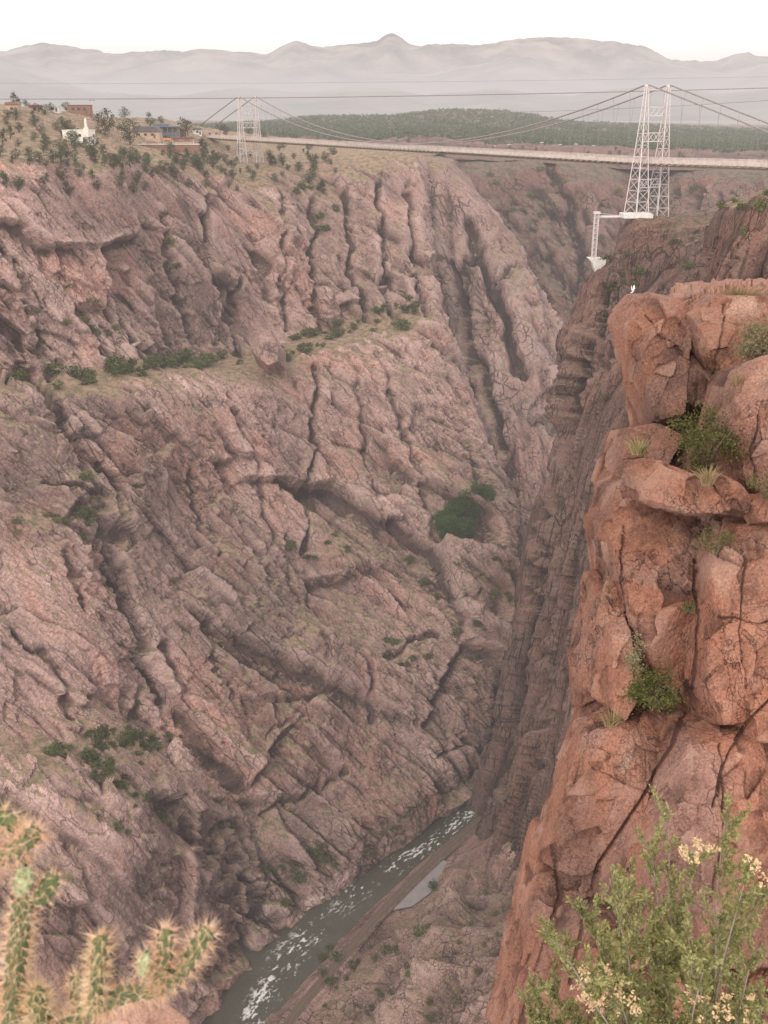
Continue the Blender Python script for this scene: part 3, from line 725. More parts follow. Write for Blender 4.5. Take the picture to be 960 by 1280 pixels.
ST = rockify(gT, [(14, 30, 1.6, .2, .5, .08), (6, 30, 1.6, .25, .5, .1), (2.6, 20, 1.4, .3, .5, .1)], fb=[(28, 3, 4, False), (6, 4, 1.2, False)], seed=71, calm=calmT.astype(F32), warp=(14, 4),
             bumps=[([(575, 1150), (545, 1210), (500, 1290)], 16, 9)], creases=[([(520, 1160), (490, 1230), (460, 1300)], 16, 3)])
vegT = np.clip(sstep(0.45, 0.9, ST.n[..., 2] + 0.5 * fbm(ST.g, 18, 3, 9)) * 0.5, 0, 1)
onbed = 1 - sstep(10, 24, seg_dist(tpx, tpy, [(290, 1424), (362, 1278), (420, 1207), (464, 1154), (497, 1119), (541, 1076), (585, 1038), (630, 999)]))
vegT *= (1 - onbed)
tag(sheet_mesh(ST, 'river_bank', M['talus'], vegT), kind='structure')
# the rail line on its bed
ctr = resample([(306, 1400), (362, 1278), (420, 1207), (464, 1154), (497, 1119), (541, 1076), (585, 1038), (629, 999.5)], 240, 4.35)
tan = np.gradient(ctr, axis=0); tan /= np.linalg.norm(tan, axis=1, keepdims=True); sid = np.stack([tan[:, 1], -tan[:, 0], 0 * tan[:, 0]], 1)
prof = [(-2.6, -.9), (-1.7, .15), (1.7, .15), (2.6, -.9)]
gv = np.stack([ctr + sid * a + np.array([0, 0, h]) for a, h in prof], 1)
ii = np.arange(240 * 4).reshape(240, 4)
tag(mesh_np('track_bed', gv.reshape(-1, 3), np.stack([ii[:-1, :-1], ii[1:, :-1], ii[1:, 1:], ii[:-1, 1:]], 2).reshape(-1, 4), M['ballast']), kind='structure')
rt = empty('railway_track', ctr[100]); tag(rt, 'rusty single railway track on brown gravel bed along the river', 'railway track')
mb = MB()
for i in range(0, 239, 1):
    for s_ in (0.25, 0.75):
        c_ = ctr[i] * (1 - s_) + ctr[i + 1] * s_
        mb.bar(c_ - sid[i] * 1.3 + [0, 0, .2], c_ + sid[i] * 1.3 + [0, 0, .2], .28, .18)
o = mb.build('sleepers', M['bark'], rt); o.location = -ctr[100]
for sg in (-.72, .72):
    mb = MB(); mb.tube([ctr[i] + sid[i] * sg + [0, 0, .36] for i in range(0, 240, 3)], .09, 4)
    o = mb.build('rail', M['rail'], rt); o.location = -ctr[100]
pg = [Pz(x, y, 3.4) for x, y in [(482, 1139), (500, 1121), (512, 1113), (527, 1096), (540, 1085), (553, 1074), (562, 1080), (552, 1097), (538, 1116), (515, 1133)]]
me = bpy.data.meshes.new('gravel_siding'); me.from_pydata([tuple(p) for p in pg] , [], [tuple(range(len(pg)))]); me.materials.append(M['gravel'])
o = bpy.data.objects.new('gravel_siding', me); C.objects.link(o); tag(o, kind='structure')

# ================================================================== FAR PLATEAU, PLAIN, MOUNTAINS
G_ = [
 W((230,190,1000),(230,173,1150),(230,170,1400),(230,162,1900),(230,158,2600),(230,150,6000)),
 W((330,194,1000),(330,178,1120),(330,174,1350),(330,160,1900),(330,154,2600),(330,152,6000)),
 W((400,196,1000),(400,182,1130),(400,178,1350),(400,158,1900),(400,147,2600),(400,150,6000)),
 W((480,199,1040),(480,186,1150),(480,180,1350),(480,158,1900),(480,146,2600),(480,150,6000)),
 W((570,201,1050),(570,189,1150),(570,182,1350),(570,156,1900),(570,139,2600),(570,148,6000)),
 W((640,203,1040),(640,191,1140),(640,184,1350),(640,158,1900),(640,142,2600),(640,150,6000)),
 W((720,209,1030),(720,196,1130),(720,186,1350),(720,166,1900),(720,154,2600),(720,152,6000)),
 W((840,214,1080),(840,201,1180),(840,191,1350),(840,172,1900),(840,159,2600),(840,154,6000)),
 W((960,216,1000),(960,203,1130),(960,194,1350),(960,175,1900),(960,163,2600),(960,156,6000)),
 W((1100,219,960),(1100,206,1130),(1100,197,1350),(1100,177,1900),(1100,165,2600),(1100,157,6000)),
]
gG = loft(G_, 1.3)
SG = rockify(gG, [(40, 10, 1.3, .1, .25, .02), (16, 10, 1.3, .1, .25, .02)], fb=[(200, 4, 9, False), (40, 4, 5, True)], seed=83,
             calm=(0.3 + 0.7 * sstep(1080, 1250, gG[..., 1]) * (1 - 0.85 * sstep(1350, 1700, gG[..., 1]))).astype(F32))
vegG = sstep(1250, 1420, gG[..., 1] + 90 * fbm(gG, 90, 3, 4)) * 0.95
tag(sheet_mesh(SG, 'plateau', M['wall_far'], vegG), kind='structure')

mg, nt, b = new_mat('plain_ground'); cg = objco(nt)
nt.links.new(mix_n(nt, map_n(nt, noise_n(nt, cg, .0008, 8, .6), .35, .65), (0.20, 0.18, 0.14), (0.30, 0.25, 0.20)), b.inputs['Base Color'])
mb = MB(); mb.add([(-90000, 3200, 235), (90000, 3200, 235), (90000, 120000, 235), (-90000, 120000, 235)], [(0, 1, 2, 3)])
tag(mb.build('ground', mg), kind='structure')

def ridge_range(name, D, prof, seed, rough, mat, depth, jag=3.2):
    """a mountain range as a real heightfield running across the view at distance D; prof: skyline (x, y)"""
    xs = np.array([p[0] for p in prof], float); ys = np.array([p[1] for p in prof], float)
    n, m = 520, 60
    px = np.linspace(xs[0], xs[-1], n)
    sky_y = pchip(xs, ys[:, None], px)[:, 0]
    pz_ = np.stack([px / 62.0, px * 0 + seed, px * 0], 1); sky_y = sky_y - fbm(pz_, 1.0, 5, seed, .55, True) * jag + jag * .3
    top = np.array([P(x, y, D) for x, y in zip(px, sky_y)])
    g = np.zeros((m, n, 3))
    for j in range(m):
        t = j / (m - 1)                                   # 0 crest .. 0.75 foot ; beyond: back slope before crest
        k = (t - 0.2) / 0.8
        s = D - k * depth if k >= 0 else D - k * depth * 1.6
        hfrac = (1 - k) ** 1.25 if k >= 0 else 1 + k * 3
        base = 240.0
        g[j, :, 0] = top[:, 0] * (s / D); g[j, :, 1] = s
        g[j, :, 2] = base - 60 + (top[:, 2] - base + 60) * hfrac
    hgt = (top[:, 2] - 240).mean()
    env = np.clip((g[..., 2] - 235) / max(hgt, 1), 0, 1)
    rn = fbm(g * np.array([1, .7, 0]), depth * .42, 5, seed, .5, True)
    kk = (np.arange(m) / (m - 1) - 0.2) / 0.8
    away = np.clip(np.abs(kk) * 3.2, 0.06, 1)[:, None]
    g[..., 2] += rn * hgt * rough * env ** .5 * away + fbm(g, depth * .06, 4, seed + 3) * hgt * .045
    idx = np.arange(n * m).reshape(m, n)
    f = np.stack([idx[:-1, :-1], idx[1:, :-1], idx[1:, 1:], idx[:-1, 1:]], 2).reshape(-1, 4)
    v = g.reshape(-1, 3)
    t = v[f[n * 30]]; 
    if np.cross(t[1] - t[0], t[3] - t[0])[2] < 0: f = f[:, ::-1]
    return tag(mesh_np(name, v, f, mat), kind='structure')
def mount_mat(name, a, b2, s):
    m, nt, b = new_mat(name); co = objco(nt)
    nt.links.new(mix_n(nt, map_n(nt, noise_n(nt, co, s, 8, .62), .35, .65), a, b2), b.inputs['Base Color']); b.inputs['Roughness'].default_value = 1
    return m
mtA = mount_mat('mountain_near', (0.09, 0.09, 0.08), (0.25, 0.22, 0.19), .001)
mtB = mount_mat('mountain_far', (0.10, 0.095, 0.095), (0.36, 0.30, 0.28), .0007)
far_prof = [(-500,75),(-300,60),(-150,80),(-60,72),(0,67),(52,57),(95,60),(140,71),(200,68),(262,64),(330,69),(368,55),(400,60),(440,57),(470,53),(487,43),(520,58),(560,60),(620,56),(672,49),(720,50),(762,56),(800,62),(840,78),(880,80),(930,68),(960,76),(1050,66),(1200,80),(1400,70)]
mid_prof = [(-500,90),(-300,80),(-100,92),(0,78),(40,84),(100,96),(170,84),(250,72),(300,82),(345,86),(400,78),(450,90),(520,95),(580,85),(655,74),(700,90),(760,98),(830,84),(900,92),(960,84),(1060,96),(1200,84),(1400,92)]
low_prof = [(-500,110),(-200,70),(-60,66),(0,78),(60,98),(130,116),(220,120),(300,112),(380,118),(450,110),(540,120),(620,114),(700,122),(800,112),(900,118),(1000,108),(1200,118),(1400,112)]
ridge_range('mountains', 36000, far_prof, 411, .5, mtB, 9000)
ridge_range('mountains', 24000, mid_prof, 433, .5, mtB, 8000)
ridge_range('hills', 11000, low_prof, 455, .5, mtA, 5000)

# ================================================================== HAZE
HZ = dict(dens=1.6e-4, col=(0.70, 0.652, 0.64, 1))
mh = bpy.data.materials.new('haze_air'); mh.use_nodes = True; nt = mh.node_tree; nt.nodes.clear()
oo = nt.nodes.new('ShaderNodeOutputMaterial'); # hazy air: absorption dims what is behind, added glow stands in for scattered skylight
va = nt.nodes.new('ShaderNodeVolumeAbsorption'); va.inputs['Color'].default_value = (0, 0, 0, 1); va.inputs['Density'].default_value = HZ['dens']
ve = nt.nodes.new('ShaderNodeEmission'); ve.inputs['Color'].default_value = HZ['col']; ve.inputs['Strength'].default_value = HZ['dens']
ad = nt.nodes.new('ShaderNodeAddShader'); nt.links.new(va.outputs[0], ad.inputs[0]); nt.links.new(ve.outputs[0], ad.inputs[1]); nt.links.new(ad.outputs[0], oo.inputs['Volume'])
mb = MB(); mb.box((0, 30000, 260), (160000, 66000, 800))
hz = mb.build('haze', mh); tag(hz, kind='structure')

# ================================================================== FOREGROUND CLIFF (built of jointed blocks)
from itertools import product
def cube_sphere(n):
    t = np.tan(np.linspace(-math.pi / 4, math.pi / 4, n + 1)); a, b = np.meshgrid(t, t, indexing='ij'); one = np.ones_like(a)
    vs, fs = [], []; base = 0
    ii = np.arange((n + 1) ** 2).reshape(n + 1, n + 1)
    q = np.stack([ii[:-1, :-1], ii[1:, :-1], ii[1:, 1:], ii[:-1, 1:]], 2).reshape(-1, 4)
    for x, y, z, flip in ((one, a, b, 0), (-one, a, b, 1), (a, one, b, 1), (a, -one, b, 0), (a, b, one, 0), (a, b, -one, 1)):
        v = np.stack([x, y, z], 2).reshape(-1, 3); vs.append(v / np.linalg.norm(v, axis=1, keepdims=True))
        fs.append((q[:, ::-1] if flip else q) + base); base += (n + 1) ** 2
    return np.concatenate(vs), np.concatenate(fs)

def rock_block(poly, D, front=None, back=1.6, bevel=0.15, tilt=(0, 0), p=64, n=64, seed=0, amp=1.0, unit=1.0, shift=0):
    """an angular block whose outline (photo pixels at distance D) and depth are given; returns verts, faces, attributes"""
    r_ = np.random.default_rng(seed + 900)
    pl = np.array(poly, float)
    area = 0.5 * sum(pl[i][0] * pl[(i + 1) % len(pl)][1] - pl[(i + 1) % len(pl)][0] * pl[i][1] for i in range(len(pl)))
    pl = pl + np.array([0.05 * (pl[:, 0].max() - pl[:, 0].min()) + 3 + shift, 0]); cx, cy = pl.mean(0); c = P(cx, cy, D); s = mpp(c)
    size = math.sqrt(abs(area)) * s
    front = front if front is not None else 0.28 * size
    planes = []
    for i in range(len(pl)):
        a, b = pl[i], pl[(i + 1) % len(pl)]
        a2 = np.array([(a[0] - cx) * s, -(a[1] - cy) * s]); b2 = np.array([(b[0] - cx) * s, -(b[1] - cy) * s])
        e = b2 - a2; nn = np.array([e[1], -e[0]]) / (np.linalg.norm(e) + 1e-9); h2 = nn @ ((a2 + b2) / 2)
        if h2 < 0: nn, h2 = -nn, -h2
        bv = bevel * r_.uniform(0.3, 1.7)
        N3 = RGT * nn[0] + UPV * nn[1] - FWD * bv; L = np.linalg.norm(N3)
        planes.append((N3 / L, max(h2, 0.05 * size) / L))
    fr = -FWD + RGT * tilt[0] + UPV * tilt[1]; fr /= np.linalg.norm(fr); planes.append((fr, front))
    for _ in range(5):
        f2 = -FWD + RGT * (tilt[0] + r_.uniform(-.75, .75)) + UPV * (tilt[1] + r_.uniform(-.55, .8)); f2 /= np.linalg.norm(f2)
        planes.append((f2, front * r_.uniform(1.0, 1.12)))
    planes.append((FWD, back))
    d, f = cube_sphere(n)
    acc = np.zeros(len(d))
    for N3, h in planes: acc += (np.maximum(d @ N3, 0) / h) ** p
    v = d * (acc ** (-1 / p))[:, None]
    q = (v + c).astype(np.float64)
    U = unit
    A1 = fbm(q, 1.3 * U, 4, seed) * .05 * U
    f1, f2_, rr, off = voro3((q @ ROT) / (np.array([.55, .75, 1.05]) * U) + 0.10 * fbm(q, .7 * U, 2, seed + 2)[:, None], seed + 1)
    ek = sstep(0.05, 0.4, fbm(q, .9 * U, 2, seed + 8))
    A2 = .62 * U * ((rr[0] - .5) * .09 + ((rr[1] - .5) * off[:, 0] + (rr[2] - .5) * off[:, 1] + (rr[3] - .5) * off[:, 2]) * .26 - .07 * ek * (1 - sstep(0, .1, f2_ - f1)))
    g1, g2, r2, of2 = voro3((q @ ROT) / (np.array([.17, .22, .34]) * U) + .12 * fbm(q, .3 * U, 2, seed + 4)[:, None], seed + 5)
    A3 = .21 * U * ((r2[0] - .5) * .08 + ((r2[1] - .5) * of2[:, 0] + (r2[2] - .5) * of2[:, 1]) * .28) * (.3 + sstep(-.1, .3, fbm(q, 1.0 * U, 2, seed + 6)))
    A4 = fbm(q, .14 * U, 4, seed + 9, .62) * .042 * U
    dsp = (A1 + A2 + A3 + A4) * amp
    nrm = v / np.linalg.norm(v, axis=1, keepdims=True)
    v = q + nrm * dsp[:, None]
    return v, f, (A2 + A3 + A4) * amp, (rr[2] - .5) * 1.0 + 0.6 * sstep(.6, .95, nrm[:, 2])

_a = math.radians(24); _b = math.radians(18)
ROT = np.array([[math.cos(_a), 0, math.sin(_a)], [0, 1, 0], [-math.sin(_a), 0, math.cos(_a)]]) @ np.array([[1, 0, 0], [0, math.cos(_b), -math.sin(_b)], [0, math.sin(_b), math.cos(_b)]])
def join_blocks(bl):
    vs, fs, cv, tn = [], [], [], []; b = 0
    for v, f, c_, t_ in bl: vs.append(v); fs.append(f + b); cv.append(c_); tn.append(t_); b += len(v)
    return np.concatenate(vs), np.concatenate(fs), np.concatenate(cv), np.concatenate(tn)

FY = [(355, 60), (362, 42), (372, 33), (470, 31.2), (560, 28.8), (650, 26.5), (760, 25), (860, 24), (960, 23), (1080, 22), (1200, 20.6), (1340, 18.6), (1500, 17)]
SX = [850, 838, 818, 822, 800, 796, 782, 772, 758, 732, 694, 656, 606]
FC = []
for k, (dx, dD) in enumerate([(10, 9), (0, 0), (45, -.4), (100, -1.0), (170, -1.8), (290, -3.0), (420, -4)]):
    FC.append(W(*[(SX[i] + dx, y + (10 if k == 0 and i < 3 else 0), D + dD * (D / 28)) for i, (y, D) in enumerate(FY)]))
gF = loft(FC, 1.1)
SF = rockify(gF, [(2.6, 14, 1.6, .16, .34, .08), (1.0, 14, 1.5, .2, .44, .1), (.4, 10, 1.4, .22, .46, .1), (.16, 10, 1.3, .22, .46, .08)], fb=[(4, 3, .5, False), (.5, 4, .08, False)], seed=97, warp=(1.5, .5))
fcl = tag(sheet_mesh(SF, 'cliff', M['fore'], sstep(0.62, 0.9, SF.n[..., 2] + .25 * fbm(SF.g, 1.5, 3, 6)) * .3), kind='structure')

BL = [
 ([(779,393),(797,370),(822,367),(846,374),(858,400),(850,468),(838,530),(806,532),(792,470)], 29.5, dict(tilt=(-.55, .05), seed=1)),
 ([(860,388),(880,374),(930,370),(1000,372),(1000,455),(930,470),(884,474),(868,440)], 28.6, dict(tilt=(-.15, .45), seed=2, back=2.5)),
 ([(848,470),(866,440),(886,472),(880,505),(856,510),(846,500)], 28.6, dict(seed=3)),
 ([(925,462),(960,445),(1010,440),(1010,640),(955,655),(918,600),(908,540)], 24.6, dict(tilt=(-.5, .1), seed=4, back=2.4)),
 ([(748,600),(770,535),(800,528),(832,545),(806,590),(768,622)], 27.6, dict(tilt=(-.2, .3), seed=7, shift=14)),
 ([(738,660),(752,612),(788,596),(804,632),(784,690),(744,700)], 25.8, dict(tilt=(-.4, .2), seed=8, shift=14)),
 ([(766,655),(800,630),(850,640),(905,652),(890,700),(872,770),(862,850),(846,884),(806,842),(778,770),(764,705)], 24.0, dict(tilt=(-.28, .12), seed=9, back=2.6, n=90)),
 ([(730,745),(748,668),(772,655),(780,760),(756,862),(722,880),(716,800)], 24.8, dict(tilt=(-.6, 0), seed=10, shift=14)),
 ([(878,705),(912,655),(1010,640),(1010,850),(942,905),(884,905),(862,850),(870,770)], 22.4, dict(tilt=(-.12, .08), seed=11, back=2.6, n=90)),
 ([(756,738),(770,732),(782,790),(806,845),(774,900),(756,884)], 23.7, dict(tilt=(-.5, .1), seed=12)),
 ([(704,975),(722,882),(752,846),(772,884),(742,930),(722,990)], 24.2, dict(tilt=(-.6, 0), seed=13, shift=14)),
 ([(696,985),(728,920),(800,888),(848,886),(850,900),(802,1002),(762,1062),(704,1100),(664,1085)], 22.0, dict(tilt=(-.25, .3), seed=14, shift=14, back=2.2, n=90)),
 ([(858,898),(884,892),(945,905),(1010,890),(1010,1190),(825,1190),(748,1136),(802,1010)], 20.6, dict(tilt=(-.1, .2), seed=15, back=2.4, n=90)),
 ([(668,1062),(742,1082),(744,1140),(706,1250),(655,1310),(604,1300),(636,1160)], 21.0, dict(tilt=(-.5, .15), seed=16, shift=14, back=2.2, n=80)),
 ([(700,1190),(752,1130),(830,1170),(1010,1160),(1010,1400),(640,1400),(650,1300)], 18.6, dict(tilt=(-.1, .25), seed=17, back=2.2, n=80)),
 ([(922,862),(1010,838),(1010,935),(936,925)], 21.0, dict(tilt=(0, .3), seed=18)),
]
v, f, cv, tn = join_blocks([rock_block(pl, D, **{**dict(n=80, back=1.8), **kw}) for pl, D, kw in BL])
bx_, by_ = pix(v); wob = fbm(v, .5, 3, 44) * 7                       # long joints opened in the rock
for line, wd_, dp in [([(868, 700), (872, 780), (866, 860)], 1.65, 0.128), ([(965, 872), (932, 905), (905, 955), (890, 1010)], 1.65, 0.112), ([(712, 1230), (728, 1150), (748, 1080), (800, 1003), (840, 930), (856, 892)], 1.76, 0.160),
                      ([(778, 660), (776, 730), (790, 800), (806, 850)], 1.43, 0.096), ([(900, 770), (950, 778), (1000, 770)], 1.32, 0.064), ([(806, 395), (838, 430), (862, 452)], 1.21, 0.056), ([(905, 380), (902, 430), (890, 470)], 1.32, 0.072),
                      ([(930, 700), (925, 800), (935, 860)], 1.32, 0.064), ([(690, 1060), (700, 1120), (672, 1200), (650, 1280)], 1.43, 0.096), ([(740, 960), (790, 985), (830, 1000)], 1.21, 0.056), ([(955, 500), (940, 560), (945, 640)], 1.32, 0.072), ([(900, 930), (905, 1040), (890, 1120)], 1.43, 0.072)]:
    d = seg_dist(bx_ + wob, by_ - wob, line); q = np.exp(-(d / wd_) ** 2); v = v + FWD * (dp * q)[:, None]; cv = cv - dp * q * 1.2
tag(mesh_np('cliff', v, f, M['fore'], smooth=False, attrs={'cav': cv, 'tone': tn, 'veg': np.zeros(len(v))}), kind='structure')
cliff_top = (lambda m_: v[m_][np.argmin(by_[m_])].copy())(np.abs(bx_ - 789) < 2.5)
def boulder(poly, D, label, mat, group=None, **kw):
    v, f, cv, tn = rock_block(poly, D, **kw)
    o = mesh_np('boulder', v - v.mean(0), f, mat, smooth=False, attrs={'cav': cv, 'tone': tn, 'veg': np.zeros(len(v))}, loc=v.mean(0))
    return tag(o, label, 'boulder', group)
boulder([(786,588),(806,580),(832,582),(880,606),(898,634),(888,643),(850,641),(802,624)], 23.6, 'long flat orange slab boulder lying across the cliff ledge below the round bush', M['fore'], tilt=(-.1, .4), seed=5, back=.9, n=80)
boulder([(886,600),(902,594),(920,604),(938,630),(926,645),(898,638)], 23.3, 'small rounded orange boulder at the end of the long slab on the cliff ledge', M['fore'], tilt=(0, .4), seed=6, back=.7, n=56)
boulder([(938,630),(962,620),(1000,622),(1000,652),(946,652)], 22.8, 'low orange boulder against the right block, past the small rounded boulder', M['fore'], seed=19, back=.7, n=56)
boulder([(303,420),(318,411),(332,413),(348,438),(348,458),(330,463),(314,448)], 512, 'tall tilted pink boulder standing on the green ledge of the far wall', M['wall'], seed=20, back=6, n=48, unit=9, amp=.35, tilt=(-.3, .1), front=5)
boulder([(108,1296),(132,1274),(150,1270),(176,1281),(200,1300),(206,1360),(100,1360)], 1.75, 'pale pink rock at the lower edge beneath the spiny cactus arm', M['near'], seed=21, back=.12, n=64, unit=.09)
v, f, cv, tn = rock_block([(-260,1480),(60,1470),(260,1490),(300,1700),(-280,1700)], 1.4, front=.12, seed=22, back=.5, n=60, unit=.12)
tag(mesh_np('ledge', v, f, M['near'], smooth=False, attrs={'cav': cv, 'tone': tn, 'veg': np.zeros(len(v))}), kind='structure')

# ================================================================== PLANTS
def leaves(centres, dirs, ln, wd_, jit=0.25, r=None):
    """diamond leaves: centres (n,3), dirs (n,3) leaf axis"""
    r = r or rng; n = len(centres)
    d = dirs / (np.linalg.norm(dirs, axis=1, keepdims=True) + 1e-9)
    s = np.cross(d, r.normal(size=(n, 3))); s /= (np.linalg.norm(s, axis=1, keepdims=True) + 1e-9)
    L = (ln * r.uniform(1 - jit, 1 + jit, n))[:, None]; Wd = (wd_ * r.uniform(1 - jit, 1 + jit, n))[:, None]
    v = np.stack([centres - d * L / 2, centres + s * Wd / 2, centres + d * L / 2, centres - s * Wd / 2], 1).reshape(-1, 3)
    return v, np.arange(4 * n).reshape(n, 4), np.repeat(r.uniform(0, 1, n), 4)

def crown_cloud(h, w, nclump, per, leaf, seed, shape='round', z0=0.0):
    r = np.random.default_rng(seed); cs = []
    for i in range(nclump):
        while True:
            q = r.uniform(-1, 1, 3)
            if q @ q < 1 and q @ q > .12: break
        t = (q[2] + 1) / 2
        k = {'round': 1.0, 'cone': 1.25 * (1 - t) + .15, 'flat': 1.0}[shape]
        cs.append((q[0] * w / 2 * k, q[1] * w / 2 * k, z0 + t * h))
    cs = np.array(cs); rad = r.uniform(.12, .26, nclump) * w
    pts = np.repeat(cs, per, 0) + r.normal(size=(nclump * per, 3)) * np.repeat(rad, per)[:, None] * np.array([.55, .55, .42])
    pts[:, 2] = np.maximum(pts[:, 2], z0 * .5)
    dr = r.normal(size=pts.shape); dr[:, 2] += .4
    return leaves(pts, dr, leaf, leaf * .6, .4, r)

def crown_obj(name, mat, args, parent=None):
    v, f, lr = crown_cloud(*args)
    return mesh_np(name, v, f, mat, parent, smooth=False, attrs={'lr': lr})

def make_shrub(mat, seed, h=1.0, w=1.5, ncl=16, per=26, leaf=.2):
    return crown_obj('shrub', mat, (h, w, ncl, per, leaf, seed, 'round', 0.05))
def hide_proto(o): bpy.data.objects.remove(o, do_unlink=True)

shrub_meshes = []
for k in range(5):
    o = make_shrub(M['shrub'], 500 + k); shrub_meshes.append(o.data); hide_proto(o)
dry_meshes = []
for k in range(3):
    o = make_shrub(M['shrub_dry'], 520 + k, .8, 1.5); dry_meshes.append(o.data); hide_proto(o)
def plant_shrub(p, size, label, group, dry=False):
    o = bpy.data.objects.new('shrub', random.choice(dry_meshes if dry else shrub_meshes)); C.objects.link(o)
    o.location = p; s = size; o.scale = (s * random.uniform(.8, 1.2), s * random.uniform(.8, 1.2), s * random.uniform(.75, 1.15)); o.rotation_euler = (0, 0, random.uniform(0, 6.28))
    return tag(o, label, 'shrub', group)

def spots(S, poly, n, minup=0.25, mind=0.0, wpow=1.0, r=None):
    r = r or rng
    ok = in_poly(S.px, S.py, poly) & (S.n[..., 2] > minup)
    ids = np.argwhere(ok)
    if len(ids) == 0: return []
    wgt = np.maximum(S.n[ok][:, 2], .05) ** wpow; wgt /= wgt.sum(); out = []
    for i in r.choice(len(ids), min(len(ids), n * 6), replace=False, p=wgt):
        a, b_ = ids[i]; p = S.g[a, b_]
        if all(abs(S.px[a, b_] - q[1]) + abs(S.py[a, b_] - q[2]) > mind for q in out): out.append((p, S.px[a, b_], S.py[a, b_]))
        if len(out) >= n: break
    return [np.array(q[0]) for q in out]
def band(line, w): return [(x, y - w) for x, y in line] + [(x, y + w) for x, y in reversed(line)]

for (S, poly, n, sz, lab, grp, dry, mu) in [
    (SA, band([(20, 486), (60, 483), (130, 473), (200, 464)], 9), 30, (2, 5.2), 'dark green shrub in the dense row on the left end of the long wall ledge', 'shrubs at the left end of the long ledge', False, .2),
    (SA, band([(200, 463), (260, 456), (305, 448)], 9), 20, (1.6, 4.4), 'green shrub on the middle of the long ledge left of the tilted boulder', 'shrubs on the middle of the long ledge', False, .2),
    (SA, band([(350, 440), (390, 427), (440, 404), (518, 402)], 13), 46, (1.4, 4.2), 'green shrub on the sloping right end of the long ledge below the pillars', 'shrubs at the right end of the long ledge', False, .2),
    (SA, band([(60, 955), (130, 934), (190, 926), (255, 917)], 12), 40, (1.2, 3), 'low green shrub on the upper bench near the foot of the left wall', 'shrubs on the upper bench low on the wall', False, .2),
    (SA, band([(100, 968), (160, 1005), (250, 1030), (305, 1042)], 11), 34, (1, 2.6), 'low green shrub on the slanting lower bench above the river', 'shrubs on the lower bench', False, .2),
    (SA, [(130, 870), (190, 880), (180, 1120), (120, 1110)], 16, (.8, 1.8), 'small shrub scattered on the pale slab at the lower left of the wall', 'shrubs on the pale lower left slab', False, .2),
    (SA, [(500, 690), (632, 690), (620, 850), (540, 800)], 22, (1.4, 3), 'small shrub on the tan slope below the dark green grove', 'shrubs on the slope below the grove', False, .25),
    (SA, [(90, 600), (118, 600), (125, 680), (100, 680)], 7, (2, 3.6), 'green shrub in the diagonal gully on the left wall', 'shrubs in the diagonal gully', False, .1),
    (SA, [(10, 640), (75, 640), (75, 690), (10, 690)], 6, (1.4, 2.6), 'olive shrub on the ribbed slab at the far left of the wall', 'shrubs on the far left slab', True, .2),
    (SA, [(30, 360), (130, 370), (150, 420), (40, 420)], 12, (1.8, 3.4), 'grey green shrub on the broken slope above the left end of the ledge', 'shrubs above the left ledge', True, .2),
    (SA, [(340, 1085), (440, 1060), (500, 1010), (520, 1035), (420, 1105), (350, 1150)], 20, (1.4, 3), 'green shrub among the rocks along the left bank of the river', 'shrubs along the left river bank', False, .2),
    (SA, [(330, 680), (440, 670), (440, 705), (330, 705)], 10, (1.4, 2.6), 'small green shrub on the thin ledge in the middle of the wall', 'shrubs on the thin middle ledge', False, .15),
    (SA, [(470, 810), (540, 800), (540, 850), (470, 850)], 7, (1.4, 2.8), 'green shrub in the hollow left of the gorge narrows', 'shrubs in the hollow', False, .15),
    (SA, [(200, 280), (215, 280), (222, 345), (205, 345)], 4, (2, 3.4), 'green shrub in the steep crack under the long rim stand', 'shrubs in the rim crack', False, .05),
    (SA, [(345, 225), (420, 225), (420, 310), (345, 310)], 10, (1.8, 3.4), 'small shrub between the rock ribs under the far bridge tower', 'shrubs under the far bridge tower', False, .2),
    (ST, [(400, 1190), (560, 1150), (560, 1280), (380, 1280)], 26, (1, 2.4), 'small round shrub on the rubble slope right of the railway', 'shrubs on the rubble slope', False, .3),
    (ST, [(560, 1120), (650, 1100), (650, 1280), (560, 1280)], 22, (.8, 1.8), 'dry olive shrub on the tan slope at the foot of the orange cliff', 'shrubs at the foot of the orange cliff', True, .3),
    (SR, [(750, 330), (880, 300), (880, 372), (770, 372)], 16, (1.4, 2.8), 'green shrub on the broken top of the right wall behind the orange cliff', 'shrubs on top of the right wall', False, .2),
    (SR2, [(890, 225), (960, 210), (960, 300), (890, 300)], 6, (1, 2), 'green shrub on the brown bluff at the right edge', 'shrubs on the right bluff', False, .3),
    (SC, [(560, 210), (900, 215), (860, 330), (700, 330)], 26, (3, 6), 'tiny dark shrub on the hazy far wall under the bridge', 'shrubs on the far wall', True, .3),
]:
    for p in spots(S, poly, n, mu, 3):
        plant_shrub(p - np.array([0, 0, .1]), random.uniform(*sz) * 1.25, lab, grp, dry)

# trees: tapered trunk with limbs, crown of leaf clumps
def make_tree(name, label, cat, h, w, shape, mat, seed, ncl=26, per=34, leaf=.34, group=None):
    r = np.random.default_rng(seed)
    root = empty(name); tag(root, label, cat, group)
    mb = MB(); mb.tube([(0, 0, -.6), (.08 * r.normal(), .08 * r.normal(), h * .35), (.2 * r.normal(), .2 * r.normal(), h * .75)], [.05 * h * .7, .035 * h * .7, .012 * h], 6)
    for i in range(5):
        a = r.uniform(0, 6.28); z = h * r.uniform(.2, .55)
        mb.tube([(0, 0, z), (math.cos(a) * w * .2, math.sin(a) * w * .2, z + h * .12), (math.cos(a) * w * .4, math.sin(a) * w * .4, z + h * .2)], [.02 * h, .012 * h, .005 * h], 5)
    mb.build('trunk', M['bark'], root, True)
    crown_obj('crown', mat, (h * .86, w, ncl, per, leaf, seed, shape, h * .12), root)
    return root
